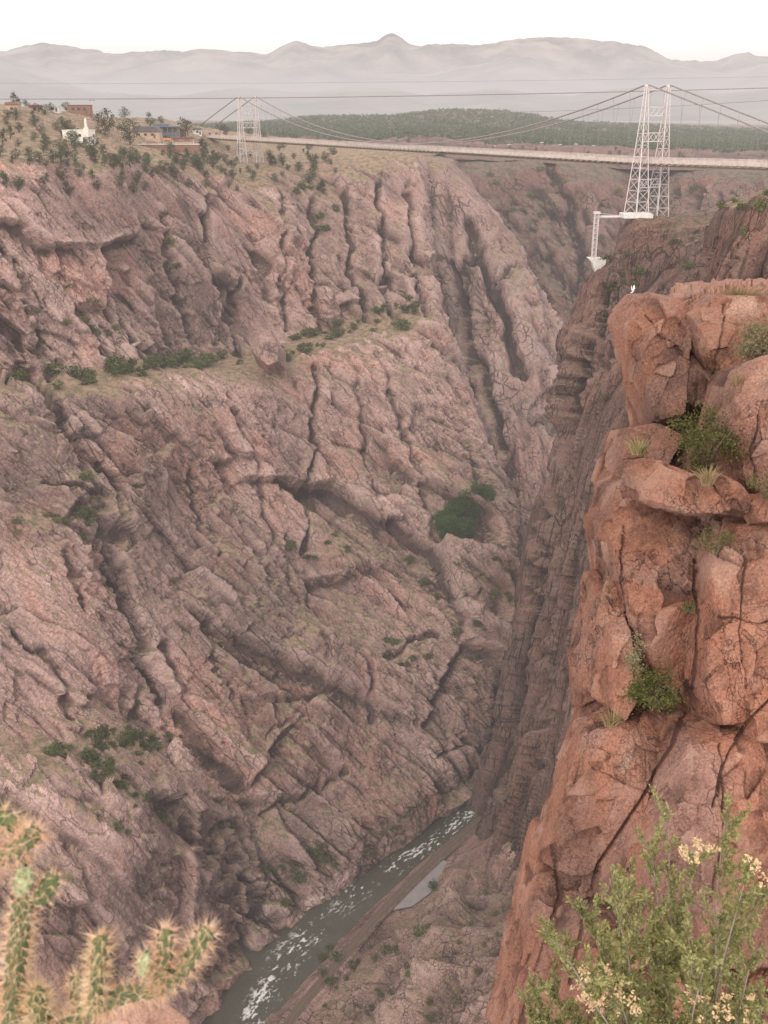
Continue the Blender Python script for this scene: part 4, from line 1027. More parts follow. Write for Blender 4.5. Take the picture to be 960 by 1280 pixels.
def put(proto, p, s, label, group=None, used=set()):
    if id(proto) not in used and proto.name not in used:
        used.add(proto.name); o = proto
    else: o = copy_tree(proto)
    o.location = p; o.scale = (s, s, s * random.uniform(.9, 1.1)); o.rotation_euler = (0, 0, random.uniform(0, 6.28))
    o['label'] = label
    if group: o['group'] = group
    elif 'group' in o: del o['group']
    return o
def ground_at(S, x, y):
    d = (S.px - x) ** 2 + (S.py - y) ** 2; i = np.unravel_index(np.argmin(d), d.shape); return np.array(S.g[i])

pinyons = [make_tree('pinyon_tree', 'x', 'tree', 6, 5.4, 'round', M['pine'], 600 + k, 26, 34, .42) for k in range(3)]
cones = [make_tree('pine_tree', 'x', 'tree', 7, 4.2, 'cone', M['pine'], 620 + k, 26, 34, .4) for k in range(2)]
special = [  # x, base y, height px, conical, label
 (131, 171, 30, 0, 'large dark tree between the white chapel and the stall terrace'), (163, 182, 30, 0, 'broad dark tree at the left end of the stall terrace'),
 (233, 171, 26, 0, 'round topped tree standing alone right of the blue pavilion'), (255, 192, 27, 1, 'dark conical pine between the terrace and the bridge entrance'),
 (83, 141, 12, 0, 'small dark tree left of the rust brown building on the crest'), (156, 151, 15, 0, 'dark tree on the skyline right of the utility pole'),
 (32, 136, 9, 0, 'low dark tree on the skyline at the far left'), (102, 145, 10, 0, 'small bush like tree in front of the rust brown building'),
 (186, 150, 9, 0, 'smallest lone tree on the pale crest above the pavilion'), (340, 206, 14, 0, 'dark tree between the legs of the far bridge tower'),
]
for x, y, hp, cn, lab in special:
    p = ground_at(SA, x, y); s = hp * mpp(p) / (7 if cn else 6) * .95
    put(random.choice(cones if cn else pinyons), p, s, lab)
hill_regions = [
 ([(0, 196), (420, 190), (420, 240), (0, 250)], 64, 'small pinyon tree at the broken top edge of the left cliff', 'pinyon trees along the top edge of the left cliff'),
 ([(0, 150), (70, 150), (120, 190), (120, 214), (0, 214)], 46, 'grey green pinyon tree on the slope left of or below the white chapel', 'pinyon trees left of the chapel'),
 ([(0, 132), (60, 134), (70, 150), (0, 150)], 8, 'small pinyon tree along the crest at the far left', 'pinyon trees on the left crest'),
 ([(120, 194), (250, 195), (250, 226), (120, 220)], 34, 'grey green pinyon tree on the slope below the stall terrace', 'pinyon trees below the terrace'),
 ([(240, 186), (300, 186), (296, 226), (250, 222)], 20, 'dark pinyon tree on the slope left of the far bridge tower', 'pinyon trees left of the far tower'),
 ([(330, 178), (420, 184), (420, 206), (340, 214)], 12, 'small pinyon tree under the bridge deck right of the far tower', 'pinyon trees right of the far tower'),
 ([(180, 150), (330, 166), (330, 180), (180, 160)], 12, 'small distant tree on the crest behind the pavilion and far tower', 'distant trees behind the pavilion'),
]
for poly, n, lab, grp in hill_regions:
    for p in spots(SA, poly, n, .05, 6):
        put(random.choice(pinyons + cones[:1]), p, random.uniform(.5, 1.15), lab, grp)
grove = [make_tree('grove_tree', 'x', 'tree', 6, 5.6, 'round', M['grove'], 640 + k, 30, 36, .42) for k in range(2)]
for p in spots(SA, [(538, 672), (543, 652), (560, 646), (572, 628), (588, 618), (600, 606), (606, 612), (604, 642), (594, 656), (592, 676), (566, 688), (548, 684)], 70, -.5, 3):
    put(random.choice(grove), p, random.uniform(.8, 1.4), 'leafy dark green tree in the grove on the steep hollow by the narrows', 'trees of the dark green grove')
p = ground_at(ST, 541, 1112); put(grove[0], p, .75, 'lone green tree at the end of the grey siding beside the railway')

for o_ in pinyons + cones + grove:
    if o_['label'] == 'x':
        for ch in list(o_.children): bpy.data.objects.remove(ch, do_unlink=True)
        bpy.data.objects.remove(o_, do_unlink=True)
pinyons = [p_ for p_ in bpy.data.objects if p_.name.startswith('pinyon_tree') and p_.type == 'EMPTY'][:3]
# forest on the far mesa: one mass
r = np.random.default_rng(77)
fo_mask = (gG[..., 1] > 1330) & (gG[..., 1] < 2700)
ids = np.argwhere(fo_mask); sel = ids[r.choice(len(ids), 15000)]
pos = SG.g[sel[:, 0], sel[:, 1]] + r.normal(size=(len(sel), 3)) * np.array([3, 8, 0])
sz = r.uniform(3.2, 6.5, len(sel))
pts = np.repeat(pos, 12, 0) + r.normal(size=(len(sel) * 12, 3)) * np.repeat(sz, 12)[:, None] * np.array([.36, .36, .26]); pts[:, 2] += np.repeat(sz * .5, 12)
v, f, lr = leaves(pts, r.normal(size=pts.shape) + np.array([0, 0, .5]), 2.6, 1.8, .4, r)
lr = np.repeat(np.repeat(r.uniform(0, 1, len(sel)), 12), 4) * .7 + lr * .3
tag(mesh_np('forest', v, f, M['forest'], smooth=False, attrs={'lr': lr}), 'dark green pinyon forest covering the far mesa beyond the bridge', 'forest', kind='stuff')
ids = np.argwhere((gG[..., 1] > 1120) & (gG[..., 1] <= 1340)); sel = ids[r.choice(len(ids), 90)]
for a, b_ in sel[:60]:
    if 300 < SG.px[a, b_] < 980: put(random.choice(pinyons), SG.g[a, b_], random.uniform(.6, 1.1), 'scattered pinyon tree on the bare rim in front of the far mesa forest', 'pinyon trees on the bare far rim')

# ---- plants on the foreground cliff
def make_bush(name, label, px, py, D, wpx, hpx, mat, seed, nst=9, ncl=34, per=46, leaf=.075, cat='bush', stemmat=None):
    base = P(px, py, D); s = mpp(base); h, w = hpx * s, wpx * s
    root = empty(name, base); tag(root, label, cat); rr_ = np.random.default_rng(seed)
    mb = MB()
    for i in range(nst):
        a = rr_.uniform(0, 6.28); q = rr_.uniform(.2, .42) * w; z = h * rr_.uniform(.5, .9)
        mb.tube([(0, 0, -.1), (math.cos(a) * q * .4, math.sin(a) * q * .4, z * .5), (math.cos(a) * q, math.sin(a) * q, z)], [.02 * w, .012 * w, .004 * w], 5)
    mb.build('branches', stemmat or M['bark'], root, True)
    crown_obj('foliage', mat, (h, w, ncl, per, leaf, seed, 'round', h * .04), root)
    return root
M['bushleaf'] = leaf_mat('olive_bush_leaf', (0.05, 0.06, 0.018), (0.13, 0.13, 0.04), 6, .1)
M['palebush'] = leaf_mat('pale_bush_leaf', (0.15, 0.15, 0.075), (0.26, 0.24, 0.13), 6, .1)
M['straw'] = leaf_mat('straw_grass', (0.22, 0.17, 0.08), (0.38, 0.31, 0.16), 6, .1)
make_bush('bush', 'big olive green bush in the recess above the long slab boulder', 880, 590, 24.6, 82, 84, M['bushleaf'], 701, 12, 46, 70)
make_bush('bush', 'smaller dark bush in the angle between cliff blocks under the slab', 815, 884, 22.0, 66, 46, M['bushleaf'], 702, 10, 34, 60)
make_bush('bush', 'thin dry bush clinging to the pale rock spike left of the dark bush', 792, 842, 22.2, 32, 56, M['palebush'], 703, 7, 18, 30, .06)
make_bush('bush', 'pale grey green bush at the right edge of the cliff top', 946, 452, 26.6, 56, 46, M['palebush'], 704, 12, 30, 60)
make_bush('bush', 'small sparse bush in the crack between the two large lower blocks', 895, 690, 22.2, 44, 34, M['bushleaf'], 705, 6, 16, 30, .06)
make_bush('bush', 'tiny green bush sprouting from the vertical joint below the slab', 862, 768, 22.6, 14, 16, M['grove'], 706, 4, 8, 18, .05)
make_bush('bush', 'dark bush tucked under the right edge block beside the low boulder', 955, 620, 22.5, 40, 36, M['bushleaf'], 707, 6, 16, 34, .06)
def make_grass(label, px, py, D, wpx, hpx, n, seed):
    base = P(px, py, D); s = mpp(base); r = np.random.default_rng(seed); vs, fs = [], []
    for i in range(n):
        a = r.uniform(0, 6.28); q = r.uniform(0, .5) * wpx * s; b0 = np.array([math.cos(a) * q * .8, math.sin(a) * q * .4, -.05])
        lean = np.array([math.cos(a) * .35 + r.normal() * .2, math.sin(a) * .3 + r.normal() * .2, 1.0]); L = hpx * s * r.uniform(.5, 1.1); wd2 = .012
        sd_ = np.array([math.sin(a + 1), math.cos(a + 1), 0]) * wd2; b = len(vs)
        m_ = b0 + lean * L * .55; t_ = b0 + lean * L + np.array([math.cos(a), math.sin(a), -.6]) * L * .2
        vs += [b0 - sd_, b0 + sd_, m_ + sd_ * .7, m_ - sd_ * .7, t_ + sd_ * .15, t_ - sd_ * .15]; fs += [(b, b + 1, b + 2, b + 3), (b + 3, b + 2, b + 4, b + 5)]
    v = np.array(vs); o = mesh_np('grass_tuft', v, np.array(fs), M['straw'], smooth=False, attrs={'lr': np.repeat(r.uniform(0, 1, n), 6)}, loc=base)
    return tag(o, label, 'grass tuft')
make_grass('wide straw coloured grass tuft on the highest part of the cliff top', 926, 378, 30.0, 52, 24, 420, 801)
make_grass('short straw grass tuft at the left foot of the recess bush', 798, 566, 26.3, 22, 24, 120, 802)
make_grass('straw grass tuft between the slab and the small rounded boulder', 884, 604, 22.6, 18, 26, 110, 803)
make_grass('yellow grass tuft in the notch behind the top corner block', 925, 482, 25.5, 20, 22, 110, 804)
make_grass('thin straw grass tuft under the dark bush on the lower slab', 765, 905, 22.2, 26, 24, 110, 805)

# white bird with lifted wings on the tip of the cliff
bp_ = cliff_top + np.array([0, 0, .0])
bird = MB()
bird.tube([(0, 0, .03), (.01, -.02, .06), (.0, -.05, .11), (.0, -.07, .17), (0, -.10, .215), (0, -.125, .235), (0, -.16, .235)], [.008, .03, .045, .04, .026, .024, .003], 10)
bird.tube([(0, .0, .05), (0, .07, .02), (0, .11, .0)], [.02, .022, .006], 6)
for sg in (-1, 1):
    bird.add([(sg * .02, -.05, .15), (sg * .07, -.05, .25), (sg * .085, .0, .36), (sg * .06, .03, .30), (sg * .03, .03, .13)], [(0, 1, 2, 3, 4)])
    bird.tube([(sg * .015, -.03, -.01), (sg * .015, -.04, .06)], .004, 4)
o = bird.build('bird', M['bird'], None, True); o.location = bp_; o.rotation_euler = (0, 0, .5); o.scale = (.72,) * 3; tag(o, 'small white bird with raised wings perched on the cliff tip', 'bird')

# ---- near bush, lower right
root = empty('bush', P(840, 1440, 5.0)); base = np.array(root.location)
tag(root, 'bright green leafy bush with cream seed heads in the lower right corner', 'bush')
r = np.random.default_rng(31)
tips = [(835,1000),(906,1000),(812,1022),(790,1062),(762,1072),(872,1045),(934,1066),(958,1090),(722,1112),(776,1100),(842,1098),(902,1118),(702,1160),(688,1150),(652,1222),(682,1214),(724,1196),(764,1188),(822,1166),(880,1184),(942,1160),(664,1258),(742,1244),(802,1236),(862,1246),(922,1226),(700,1270),(780,1280),(840,1290),(960,1230),(640,1290),(905,1270),(956,1285),(805,1130),(860,1140),(745,1150)]
mb = MB(); LC, LD, DC, DD = [], [], [], []
for i, (x, y) in enumerate(tips):
    D = r.uniform(4.5, 5.9); t = P(x, y + 26, D) - base; mid = t * .5 + np.array([r.normal() * .08, r.normal() * .08, .06]); b0 = np.array([r.normal() * .06, r.normal() * .06, -.1])
    mb.tube([b0, b0 * .5 + mid * .5, mid, (mid + t) / 2 + r.normal(size=3) * .02, t], [.014, .012, .009, .006, .003], 5)
    for j in range(30):
        f0 = r.uniform(.45, 1.0); st = mid * (1 - (f0 - .5) * 2) + t * (f0 - .5) * 2 if f0 > .5 else mid
        dr = np.array([r.normal() * .5, r.normal() * .5, 1.0]) ; dr /= np.linalg.norm(dr); ln = r.uniform(.10, .24)
        e = st + dr * ln; mb.tube([st, (st + e) / 2 + r.normal(size=3) * .008, e], [.003, .0025, .0015], 4, False)
        nl = int(ln * 260)
        tt = r.uniform(.15, 1.05, nl)[:, None]; c_ = st + (e - st) * tt + r.normal(size=(nl, 3)) * .010
        LC.append(c_ + (d_ := r.normal(size=(nl, 3)) * .6 + dr) / np.linalg.norm(d_, axis=1, keepdims=True) * .012); LD.append(d_)
for (x, y) in [(752,1238),(768,1226),(740,1250),(760,1256),(888,1246),(905,1262),(868,1252),(866,1070),(950,1090),(925,1262),(732,1232),(790,1250),(878,1060)]:
    c0 = P(x, y, r.uniform(4.5, 4.9)) - base
    for j in range(6):
        q = c0 + r.normal(size=3) * np.array([.05, .05, .035]); DC.append(q + r.normal(size=(14, 3)) * .012); DD.append(r.normal(size=(14, 3)) + np.array([0, 0, .6]))
mb.build('branches', plain_mat('grey_twig', (0.26, 0.21, 0.17), .3, 30), root, True)
M['nearleaf'] = leaf_mat('fresh_green_leaf', (0.14, 0.14, 0.052), (0.36, 0.33, 0.15), 5, 0, .35)
M['seed'] = leaf_mat('cream_seed_head', (0.42, 0.27, 0.17), (0.66, 0.47, 0.31), 10, 0, .2)
v, f, lr = leaves(np.concatenate(LC), np.concatenate(LD), .034, .0155, .35, r); mesh_np('foliage', v, f, M['nearleaf'], root, smooth=False, attrs={'lr': lr})
v, f, lr = leaves(np.concatenate(DC), np.concatenate(DD), .024, .014, .3, r); mesh_np('seed_heads', v, f, M['seed'], root, smooth=False, attrs={'lr': lr})

# ---- cholla cactus, lower left
M['cactus'] = plain_mat('cactus_skin', (0.12, 0.135, 0.06), .45, 60, .7, c2=(0.05, 0.075, 0.03))
M['spine'] = leaf_mat('straw_spine', (0.66, 0.40, 0.20), (0.86, 0.70, 0.50), 20, 0, .15)
M['fruit'] = plain_mat('pale_cactus_fruit', (0.40, 0.42, 0.25), .5, 90, .7, c2=(0.10, 0.13, 0.06))
CD = 1.35
def cact(name, pts, rad, parent, base, fr=1.0, sp_len=.03, nsp=7, seed=0, fruit=False, tip=True):
    """jointed stem with spiral tubercles and a spine cluster on every one"""
    r = np.random.default_rng(seed + 40)
    rad *= .74
    K = np.array([P(x, y + 10, CD + dz) for x, y, dz in pts]) - base; d = np.concatenate([[0], np.cumsum(np.linalg.norm(np.diff(K, axis=0), axis=1))])
    L = d[-1]; nr = max(8, int(L / .0016)); c = pchip(d, K, np.linspace(0, L, nr)); na = 44
    t = np.gradient(c, axis=0); t /= np.linalg.norm(t, axis=1, keepdims=True)
    u = np.cross(t, (0.2, 1, .1)); u /= np.linalg.norm(u, axis=1, keepdims=True); w = np.cross(t, u)
    ss = np.linspace(0, L, nr); th = np.linspace(0, 2 * math.pi, na, endpoint=False)
    na_ = max(10, int(2 * math.pi * rad * L / 1.7e-4)); si = (np.arange(na_) + .5) / na_ * L; ti = (np.arange(na_) * 2.39996) % (2 * math.pi)
    bump_ = np.zeros((nr, na))
    for s_, a_ in zip(si, ti):
        sel = np.abs(ss - s_) < .014
        dth = (th[None] - a_ + math.pi) % (2 * math.pi) - math.pi
        bump_[sel] = np.maximum(bump_[sel], np.exp(-((ss[sel][:, None] - s_) / .0062) ** 2 - (dth * rad / .0042) ** 2))
    env = np.clip(np.minimum(ss + rad * .5, L - ss + rad * .05) / (rad * 1.3), 0, 1) ** .5
    R_2 = rad * env[:, None] * (0.80 + .32 * np.clip(bump_, 0, 1) ** .7)
    v = c[:, None] + (u[:, None] * np.cos(th)[None, :, None] + w[:, None] * np.sin(th)[None, :, None]) * R_2[..., None]
    ii = np.arange(nr * na).reshape(nr, na); j2 = np.roll(ii, -1, axis=1)
    f = np.stack([ii[:-1], j2[:-1], j2[1:], ii[1:]], 2).reshape(-1, 4)
    o = mesh_np(name, v.reshape(-1, 3), f, M['fruit' if fruit else 'cactus'], parent)
    # spines at local maxima of the bump field
    C_, D_ = [], []
    for s_, t_a in zip(si, ti):
        a_ = int(np.clip(s_ / L * (nr - 1), 0, nr - 1)); q = int(round(t_a / (2 * math.pi) * na)) % na
        n_ = (v[a_, q] - c[a_]); n_ /= np.linalg.norm(n_) + 1e-9
        for k in range(nsp):
            dd = n_ + r.normal(size=3) * .55 + t[a_] * .25; dd /= np.linalg.norm(dd); C_.append(v[a_, q]); D_.append(dd)
    if tip:
        for k in range(26): 
            dd = t[-1] + r.normal(size=3) * .6; dd /= np.linalg.norm(dd); C_.append(c[-1] - t[-1] * rad * .3); D_.append(dd)
    C_, D_ = np.array(C_), np.array(D_); n = len(C_); ln = sp_len * r.uniform(.45, 1.15, n)[:, None]
    s1 = np.cross(D_, r.normal(size=(n, 3))); s1 /= np.linalg.norm(s1, axis=1, keepdims=True); s2 = np.cross(D_, s1); wv_ = .00062
    vv = np.stack([C_ + s1 * wv_, C_ - s1 * wv_ * .5 + s2 * wv_ * .87, C_ - s1 * wv_ * .5 - s2 * wv_ * .87, C_ + D_ * ln], 1).reshape(-1, 3)
    i0 = np.arange(n)[:, None] * 4
    ff = np.concatenate([i0 + np.array([[0, 1, 3]]), i0 + np.array([[1, 2, 3]]), i0 + np.array([[2, 0, 3]])])
    so_ = mesh_np('spines', vv, ff, M['spine'], o, smooth=False, attrs={'lr': np.repeat(r.uniform(0, 1, n), 4)}); so_['kind'] = 'stuff'
    return o
cb = P(20, 1420, CD)
root = empty('cholla_cactus', cb); tag(root, 'spiny cholla cactus with straw spines and pale fruit in the lower left corner', 'cactus')
cact('stem', [(0, 1400, 0), (14, 1290, 0), (20, 1200, 0), (30, 1110, .0)], .022, root, cb, seed=1)
cact('stem_joint', [(-30, 1090, .02), (0, 1062, 0), (30, 1045, -.02), (48, 1024, -.02)], .019, root, cb, seed=2, sp_len=.034, nsp=9)
cact('stem_joint', [(-30, 1020, .05), (4, 1012, .03), (26, 1030, .02)], .015, root, cb, seed=12, sp_len=.036, nsp=9)
cact('fruit', [(26, 1104, -.02), (30, 1088, -.025), (32, 1072, -.03)], .020, root, cb, seed=3, sp_len=.014, nsp=5, fruit=True, tip=False)
cact('stem_joint', [(48, 1118, -.02), (60, 1100, -.02), (68, 1082, -.02)], .019, root, cb, seed=4, sp_len=.018, nsp=6)
cact('branch', [(20, 1330, -.02), (90, 1268, -.04), (150, 1236, -.05), (205, 1222, -.05), (236, 1190, -.05), (262, 1150, -.05)], .018, root, cb, seed=5, sp_len=.032)
cact('stem_joint', [(118, 1255, -.05), (122, 1205, -.06), (126, 1158, -.06)], .015, root, cb, seed=6, sp_len=.032, nsp=9)
cact('stem_joint', [(198, 1228, -.05), (206, 1190, -.055), (207, 1150, -.055)], .016, root, cb, seed=7, sp_len=.032, nsp=9)
cact('fruit', [(180, 1208, -.06), (181, 1194, -.065), (183, 1180, -.07)], .016, root, cb, seed=8, sp_len=.024, nsp=5, fruit=True, tip=False)
cact('stem_joint', [(60, 1290, -.02), (50, 1255, -.02), (44, 1224, -.02)], .022, root, cb, seed=9, sp_len=.036, nsp=9)
cact('stem_joint', [(96, 1262, 0), (96, 1232, .01), (95, 1208, .01)], .015, root, cb, seed=10, sp_len=.03, nsp=8)

# ================================================================== BRIDGE
T1 = np.array([100.6, 411.0]); T2 = np.array([-84.5, 690.0]); AX = (T2 - T1) / np.linalg.norm(T2 - T1); SPAN = np.linalg.norm(T2 - T1); NX = np.array([-AX[1], AX[0]]) 
if NX[0] < 0: NX = -NX
GA = 5.7
def brz(s):                                             # deck height along the axis from tower 1
    return np.interp(s, [-120, -50, 0, SPAN, SPAN + 70], [P(960, 207, 370)[2] - 1, P(960, 207, 370)[2], P(825, 203, 411)[2], P(312, 174.5, 690)[2], P(275, 171, 745)[2]])
def bp3(s, off, z): q = T1 + AX * s + NX * off; return np.array([q[0], q[1], z])
br = empty('suspension_bridge', bp3(SPAN / 2, 0, brz(SPAN / 2))); tag(br, 'long silver suspension bridge with two lattice towers spanning the gorge', 'bridge')
bo = np.array(br.location)
def fin(o): o.location = -np.array(o.parent.matrix_world.translation) if False else -bo; return o
ZT = P(804, 108, 411)[2]
def leg_bars(mb, s, off, z0, z1, b, t, nlev):
    cs = []
    for k in range(nlev + 1):
        f_ = 1 - (1 - k / nlev) ** 1.0; zz = z0 + (z1 - z0) * f_; hw = b * (1 - f_) ** 1.15 + t
        cs.append([bp3(s + i * hw, off + j * hw, zz) for i, j in ((-1, -1), (1, -1), (1, 1), (-1, 1))])
    for k in range(nlev):
        for i in range(4):
            j = (i + 1) % 4
            mb.bar(cs[k][i], cs[k + 1][i], .30); mb.bar(cs[k + 1][i], cs[k + 1][j], .14)
            mb.bar(cs[k][i], cs[k + 1][j], .08); mb.bar(cs[k][j], cs[k + 1][i], .08)
    return cs
for (s, zb, name) in ((0, (P(800, 266, 408)[2], P(832, 274, 415)[2]), 'near'), (SPAN, (P(303, 209, 686)[2], P(326, 209, 694)[2]), 'far')):
    ztop = ZT if s == 0 else P(300, 121.5, 690)[2]
    zd = brz(s)
    tw = empty('tower', (0, 0, 0)); tw.parent = br; tw.location = -bo
    for zz in (zd + (ztop - zd) * .28, zd + (ztop - zd) * .62, zd - (zd - zb[0]) * .5, ztop - 1.2):
        cb_ = MB(); cb_.bar(bp3(s, -GA, zz), bp3(s, GA, zz), .3); 
        if zz < ztop - 2:
            cb_.bar(bp3(s, -GA, zz + 3), bp3(s, GA, zz + 3), .3)
            for i in range(4):
                a = -GA + i * GA / 2; cb_.bar(bp3(s, a, zz), bp3(s, a + GA / 2, zz + 3), .16); cb_.bar(bp3(s, a, zz + 3), bp3(s, a + GA / 2, zz), .16)
        cb_.build('cross_brace', M['steel'], tw)
    for sg, z0 in ((-1, zb[0]), (1, zb[1])):
        mb = MB(); leg_bars(mb, s, sg * GA, z0, ztop, 2.7 if s == 0 else 2.2, .5, 11); mb.box(bp3(s, sg * GA, ztop + .3), (1.6, 1.6, .9))
        lg = mb.build('leg', M['steel'], tw)
        fb_ = MB(); c_ = bp3(s, sg * GA, z0 - 1.1)
        for i in (-1, 1):
            for j in (-1, 1): fb_.box(c_ + np.array([i * 3.4, j * 3.4, .3]), (.8, .8, 1.8), 0)
        fb_.box(c_ + np.array([0, 0, .2]), (11.0, 8.5, 1.5)) if s == 0 and sg < 0 else fb_.box(c_ + np.array([0, 0, -1.6]), (7.2, 7.2, 1.4))
        fb_.build('footing', M['concrete'] if s else M['white'], tw)
S0, S1 = -110, SPAN + 62
ns = 150; sg_ = np.linspace(S0, S1, ns)
dk = MB()
for a, b in zip(sg_[:-1], sg_[1:]):
    za, zb_ = brz(a), brz(b)
    vs = [bp3(a, -3, za), bp3(a, 3, za), bp3(b, 3, zb_), bp3(b, -3, zb_), bp3(a, -3, za - .25), bp3(a, 3, za - .25), bp3(b, 3, zb_ - .25), bp3(b, -3, zb_ - .25)]
    dk.add(vs, [(0, 1, 2, 3), (7, 6, 5, 4), (0, 4, 5, 1), (3, 2, 6, 7), (1, 5, 6, 2), (0, 3, 7, 4)])
deck = dk.build('deck', M['deckwood'], br); deck.location = -bo
tr = MB()
for i in range(0, ns - 1):
    a, b = sg_[i], sg_[i + 1]
    for o_ in (-2.6, 2.6):
        tr.bar(bp3(a, o_, brz(a) - 1.25), bp3(b, o_, brz(b) - 1.25), .3)
        tr.bar(bp3(a, o_, brz(a) - .25), bp3(b, o_, brz(b) - 1.25), .16)
    tr.bar(bp3(a, -2.6, brz(a) - 1.25), bp3(a, 2.6, brz(a) - 1.25), .3)
tr.build('stiffening_truss', M['bark'], deck)
for o_ in (-3.0, 3.0):
    rl = MB()
    for i in range(0, ns - 1):
        a, b = sg_[i], sg_[i + 1]
        for hh, w_ in ((1.75, .18), (1.25, .2), (.75, .42), (.2, .5)): rl.bar(bp3(a, o_, brz(a) + hh), bp3(b, o_, brz(b) + hh), .09, w_)
        rl.bar(bp3(a, o_, brz(a) - .2), bp3(a, o_, brz(a) + 1.55), .2)
    rl.build('railing', M['deckwood'], deck)
def cabz(s):
    zl, zr = ZT + .7, P(300, 121.5, 690)[2] + .7
    if s < 0: return zl + s * .285
    if s > SPAN: return zr - (s - SPAN) * .29
    t = s / SPAN; lin = zl * (1 - t) + zr * t; zm = brz(SPAN * .52) + 2.2; sag = (zl + zr) / 2 - zm
    return lin - sag * 4 * t * (1 - t)
for o_ in (-GA, GA):
    for q in (0,):
        mb = MB(); ss_ = [-120, -80, -40] + list(np.linspace(0, SPAN, 60)) + [SPAN + 25, SPAN + 62]
        mb.tube([bp3(s_, o_, cabz(s_)) for s_ in ss_], .30, 6)
        o = mb.build('main_cable', M['cable'], br); o.location = -bo
    for k in range(1, 41):
        s_ = SPAN * k / 41; mb = MB(); mb.bar(bp3(s_, o_, cabz(s_)), bp3(s_, math.copysign(3.0, o_), brz(s_) + 1.3), .07)
        o = mb.build('hanger', M['cable'], br); o.location = -bo
    for k in range(1, 8):
        s_ = -k * 8.4; mb = MB(); mb.bar(bp3(s_, o_, cabz(s_)), bp3(s_, math.copysign(3.0, o_), brz(s_) + 1.3), .07)
        o = mb.build('hanger', M['cable'], br); o.location = -bo

def aer(label, a, b, sag, r_):
    pa, pb = P(*a), P(*b); mb = MB(); n = 40
    mb.tube([pa * (1 - t) + pb * t - np.array([0, 0, sag * 4 * t * (1 - t)]) for t in np.linspace(0, 1, n)], r_, 5)
    o = mb.build('aerial_cable', M['cable'], None, True); tag(o, label, 'cable')
aer('dark aerial tramway cable crossing the whole view level with the tower tops', (-240, 122, 640), (1150, 104, 520), 3, .22)
aer('thin upper aerial cable high above the bridge against the mountains', (-200, 103, 640), (1150, 92, 520), 2, .05)
aer('thin aerial cable passing behind the near tower below its top', (560, 141, 700), (1150, 112, 420), 2, .10)

# mast with boom beside the near tower
mp_ = P(742, 322, 408); ms = mpp(mp_)
mr = empty('boom_mast', mp_); tag(mr, 'white steel mast with a long horizontal boom on a white concrete block', 'mast')
mb = MB(); H_ = 53 * ms
for i, j in ((-1, -1), (1, -1), (1, 1), (-1, 1)): mb.bar((i * .75, j * .75, 0), (i * .75, j * .75, H_), .28)
for k in range(9):
    z0, z1 = H_ * k / 9, H_ * (k + 1) / 9
    for i, j in ((-1, -1), (1, -1), (1, 1), (-1, 1)):
        i2, j2 = -j, i
        mb.bar((i * .75, j * .75, z1), (i2 * .75, j2 * .75, z1), .14); mb.bar((i * .75, j * .75, z0), (i2 * .75, j2 * .75, z1), .14)
mb.box((0, 0, H_ + .3), (2.4, 2.4, .8)); mb.build('mast', M['steel'], mr)
be = P(797, 271, 409) - mp_
mb = MB(); mb.tube([(0, 0, H_ - 1.2), tuple(np.array([0, 0, H_ - 1.2]) * .5 + be * .5), tuple(be)], .55, 8); mb.bar((0, 0, H_ + .2), tuple(be * .5 + np.array([0, 0, (H_ - 1.2) * .5 + .6])), .14); mb.build('boom', M['steel'], mr, True)
mb = MB(); mb.prism([(-2.4, 0), (4.6, 0), (3.9, -5.2), (.9, -5.6), (-.8, -1.6)], -2.2, 2.2); mb.build('footing_block', M['white'], mr)

# ================================================================== RIM BUILDINGS
def base_of(x, y, up=0): p = ground_at(SA, x, y); p[2] += up; return p, mpp(p)
def house(name, label, cat, x, y, w, h, d, rz, wall, roof, roofk='flat', wins=0, door=True):
    """x, y: middle of the foot of the front; w, h in photo pixels"""
    p, s = base_of(x, y); root = empty(name, p, rz); tag(root, label, cat); W_, H2, D_ = w * s, h * s, d
    mb = MB(); mb.box((0, D_ / 2, H2 / 2 - 1.5), (W_, D_, H2 + 3)); wl = mb.build('wall', wall, root)
    mb = MB()
    if roofk == 'flat': mb.box((0, D_ / 2, H2 + .15), (W_ + .5, D_ + .5, .35))
    else:
        mb.prism([(-W_ / 2 - .5, H2 + .02), (W_ / 2 + .5, H2 + .02), (W_ / 2 * .8, H2 + roofk), (-W_ / 2 * .8, H2 + roofk)], -.6, D_ + .6)
    mb.build('roof', roof, root)
    for k in range(wins):
        xx = -W_ / 2 + W_ * (k + 1) / (wins + 1); mb = MB(); mb.box((xx, -.02, H2 * .58), (min(1.6, W_ / wins * .5), .12, 1.3)); mb.build('window', M['window'], root)
    if door: mb = MB(); mb.box((W_ * .32, -.03, 1.05), (1.1, .14, 2.1)); mb.build('door', M['bark'], root)
    return root, W_, H2, D_
ch, W_, H2, D_ = house('chapel', 'white adobe chapel with a pointed bell gable on the rim', 'chapel', 95, 179, 34, 13, 9, -.15, M['adobe'], M['adobe'], 'flat', 2)
mb = MB(); gz = H2
mb.prism([(W_ * .34, gz - 3), (W_ * .52, gz - 3), (W_ * .52, gz + 1.4), (W_ * .485, gz + 1.6), (W_ * .47, gz + 5.4), (W_ * .44, gz + 6.2), (W_ * .41, gz + 5.4), (W_ * .395, gz + 1.6), (W_ * .34, gz + 1.2)], -.5, .5); mb.build('bell_gable', M['adobe'], ch)
house('lodge', 'rust brown wooden lodge on the skyline left of the utility pole', 'building', 99, 145, 28, 10, 9, .1, M['rust'], M['rust'], 'flat', 3)
house('shed', 'small white flat shed on the crest left of the rust brown lodge', 'shed', 66, 141, 15, 6, 6, 0, M['white'], M['white'], 'flat', 1)
house('cabin', 'low tan cabin on the crest left of the white shed', 'building', 44, 141, 14, 6, 6, .1, M['tanwall'], M['maroon'], 1.2, 1)
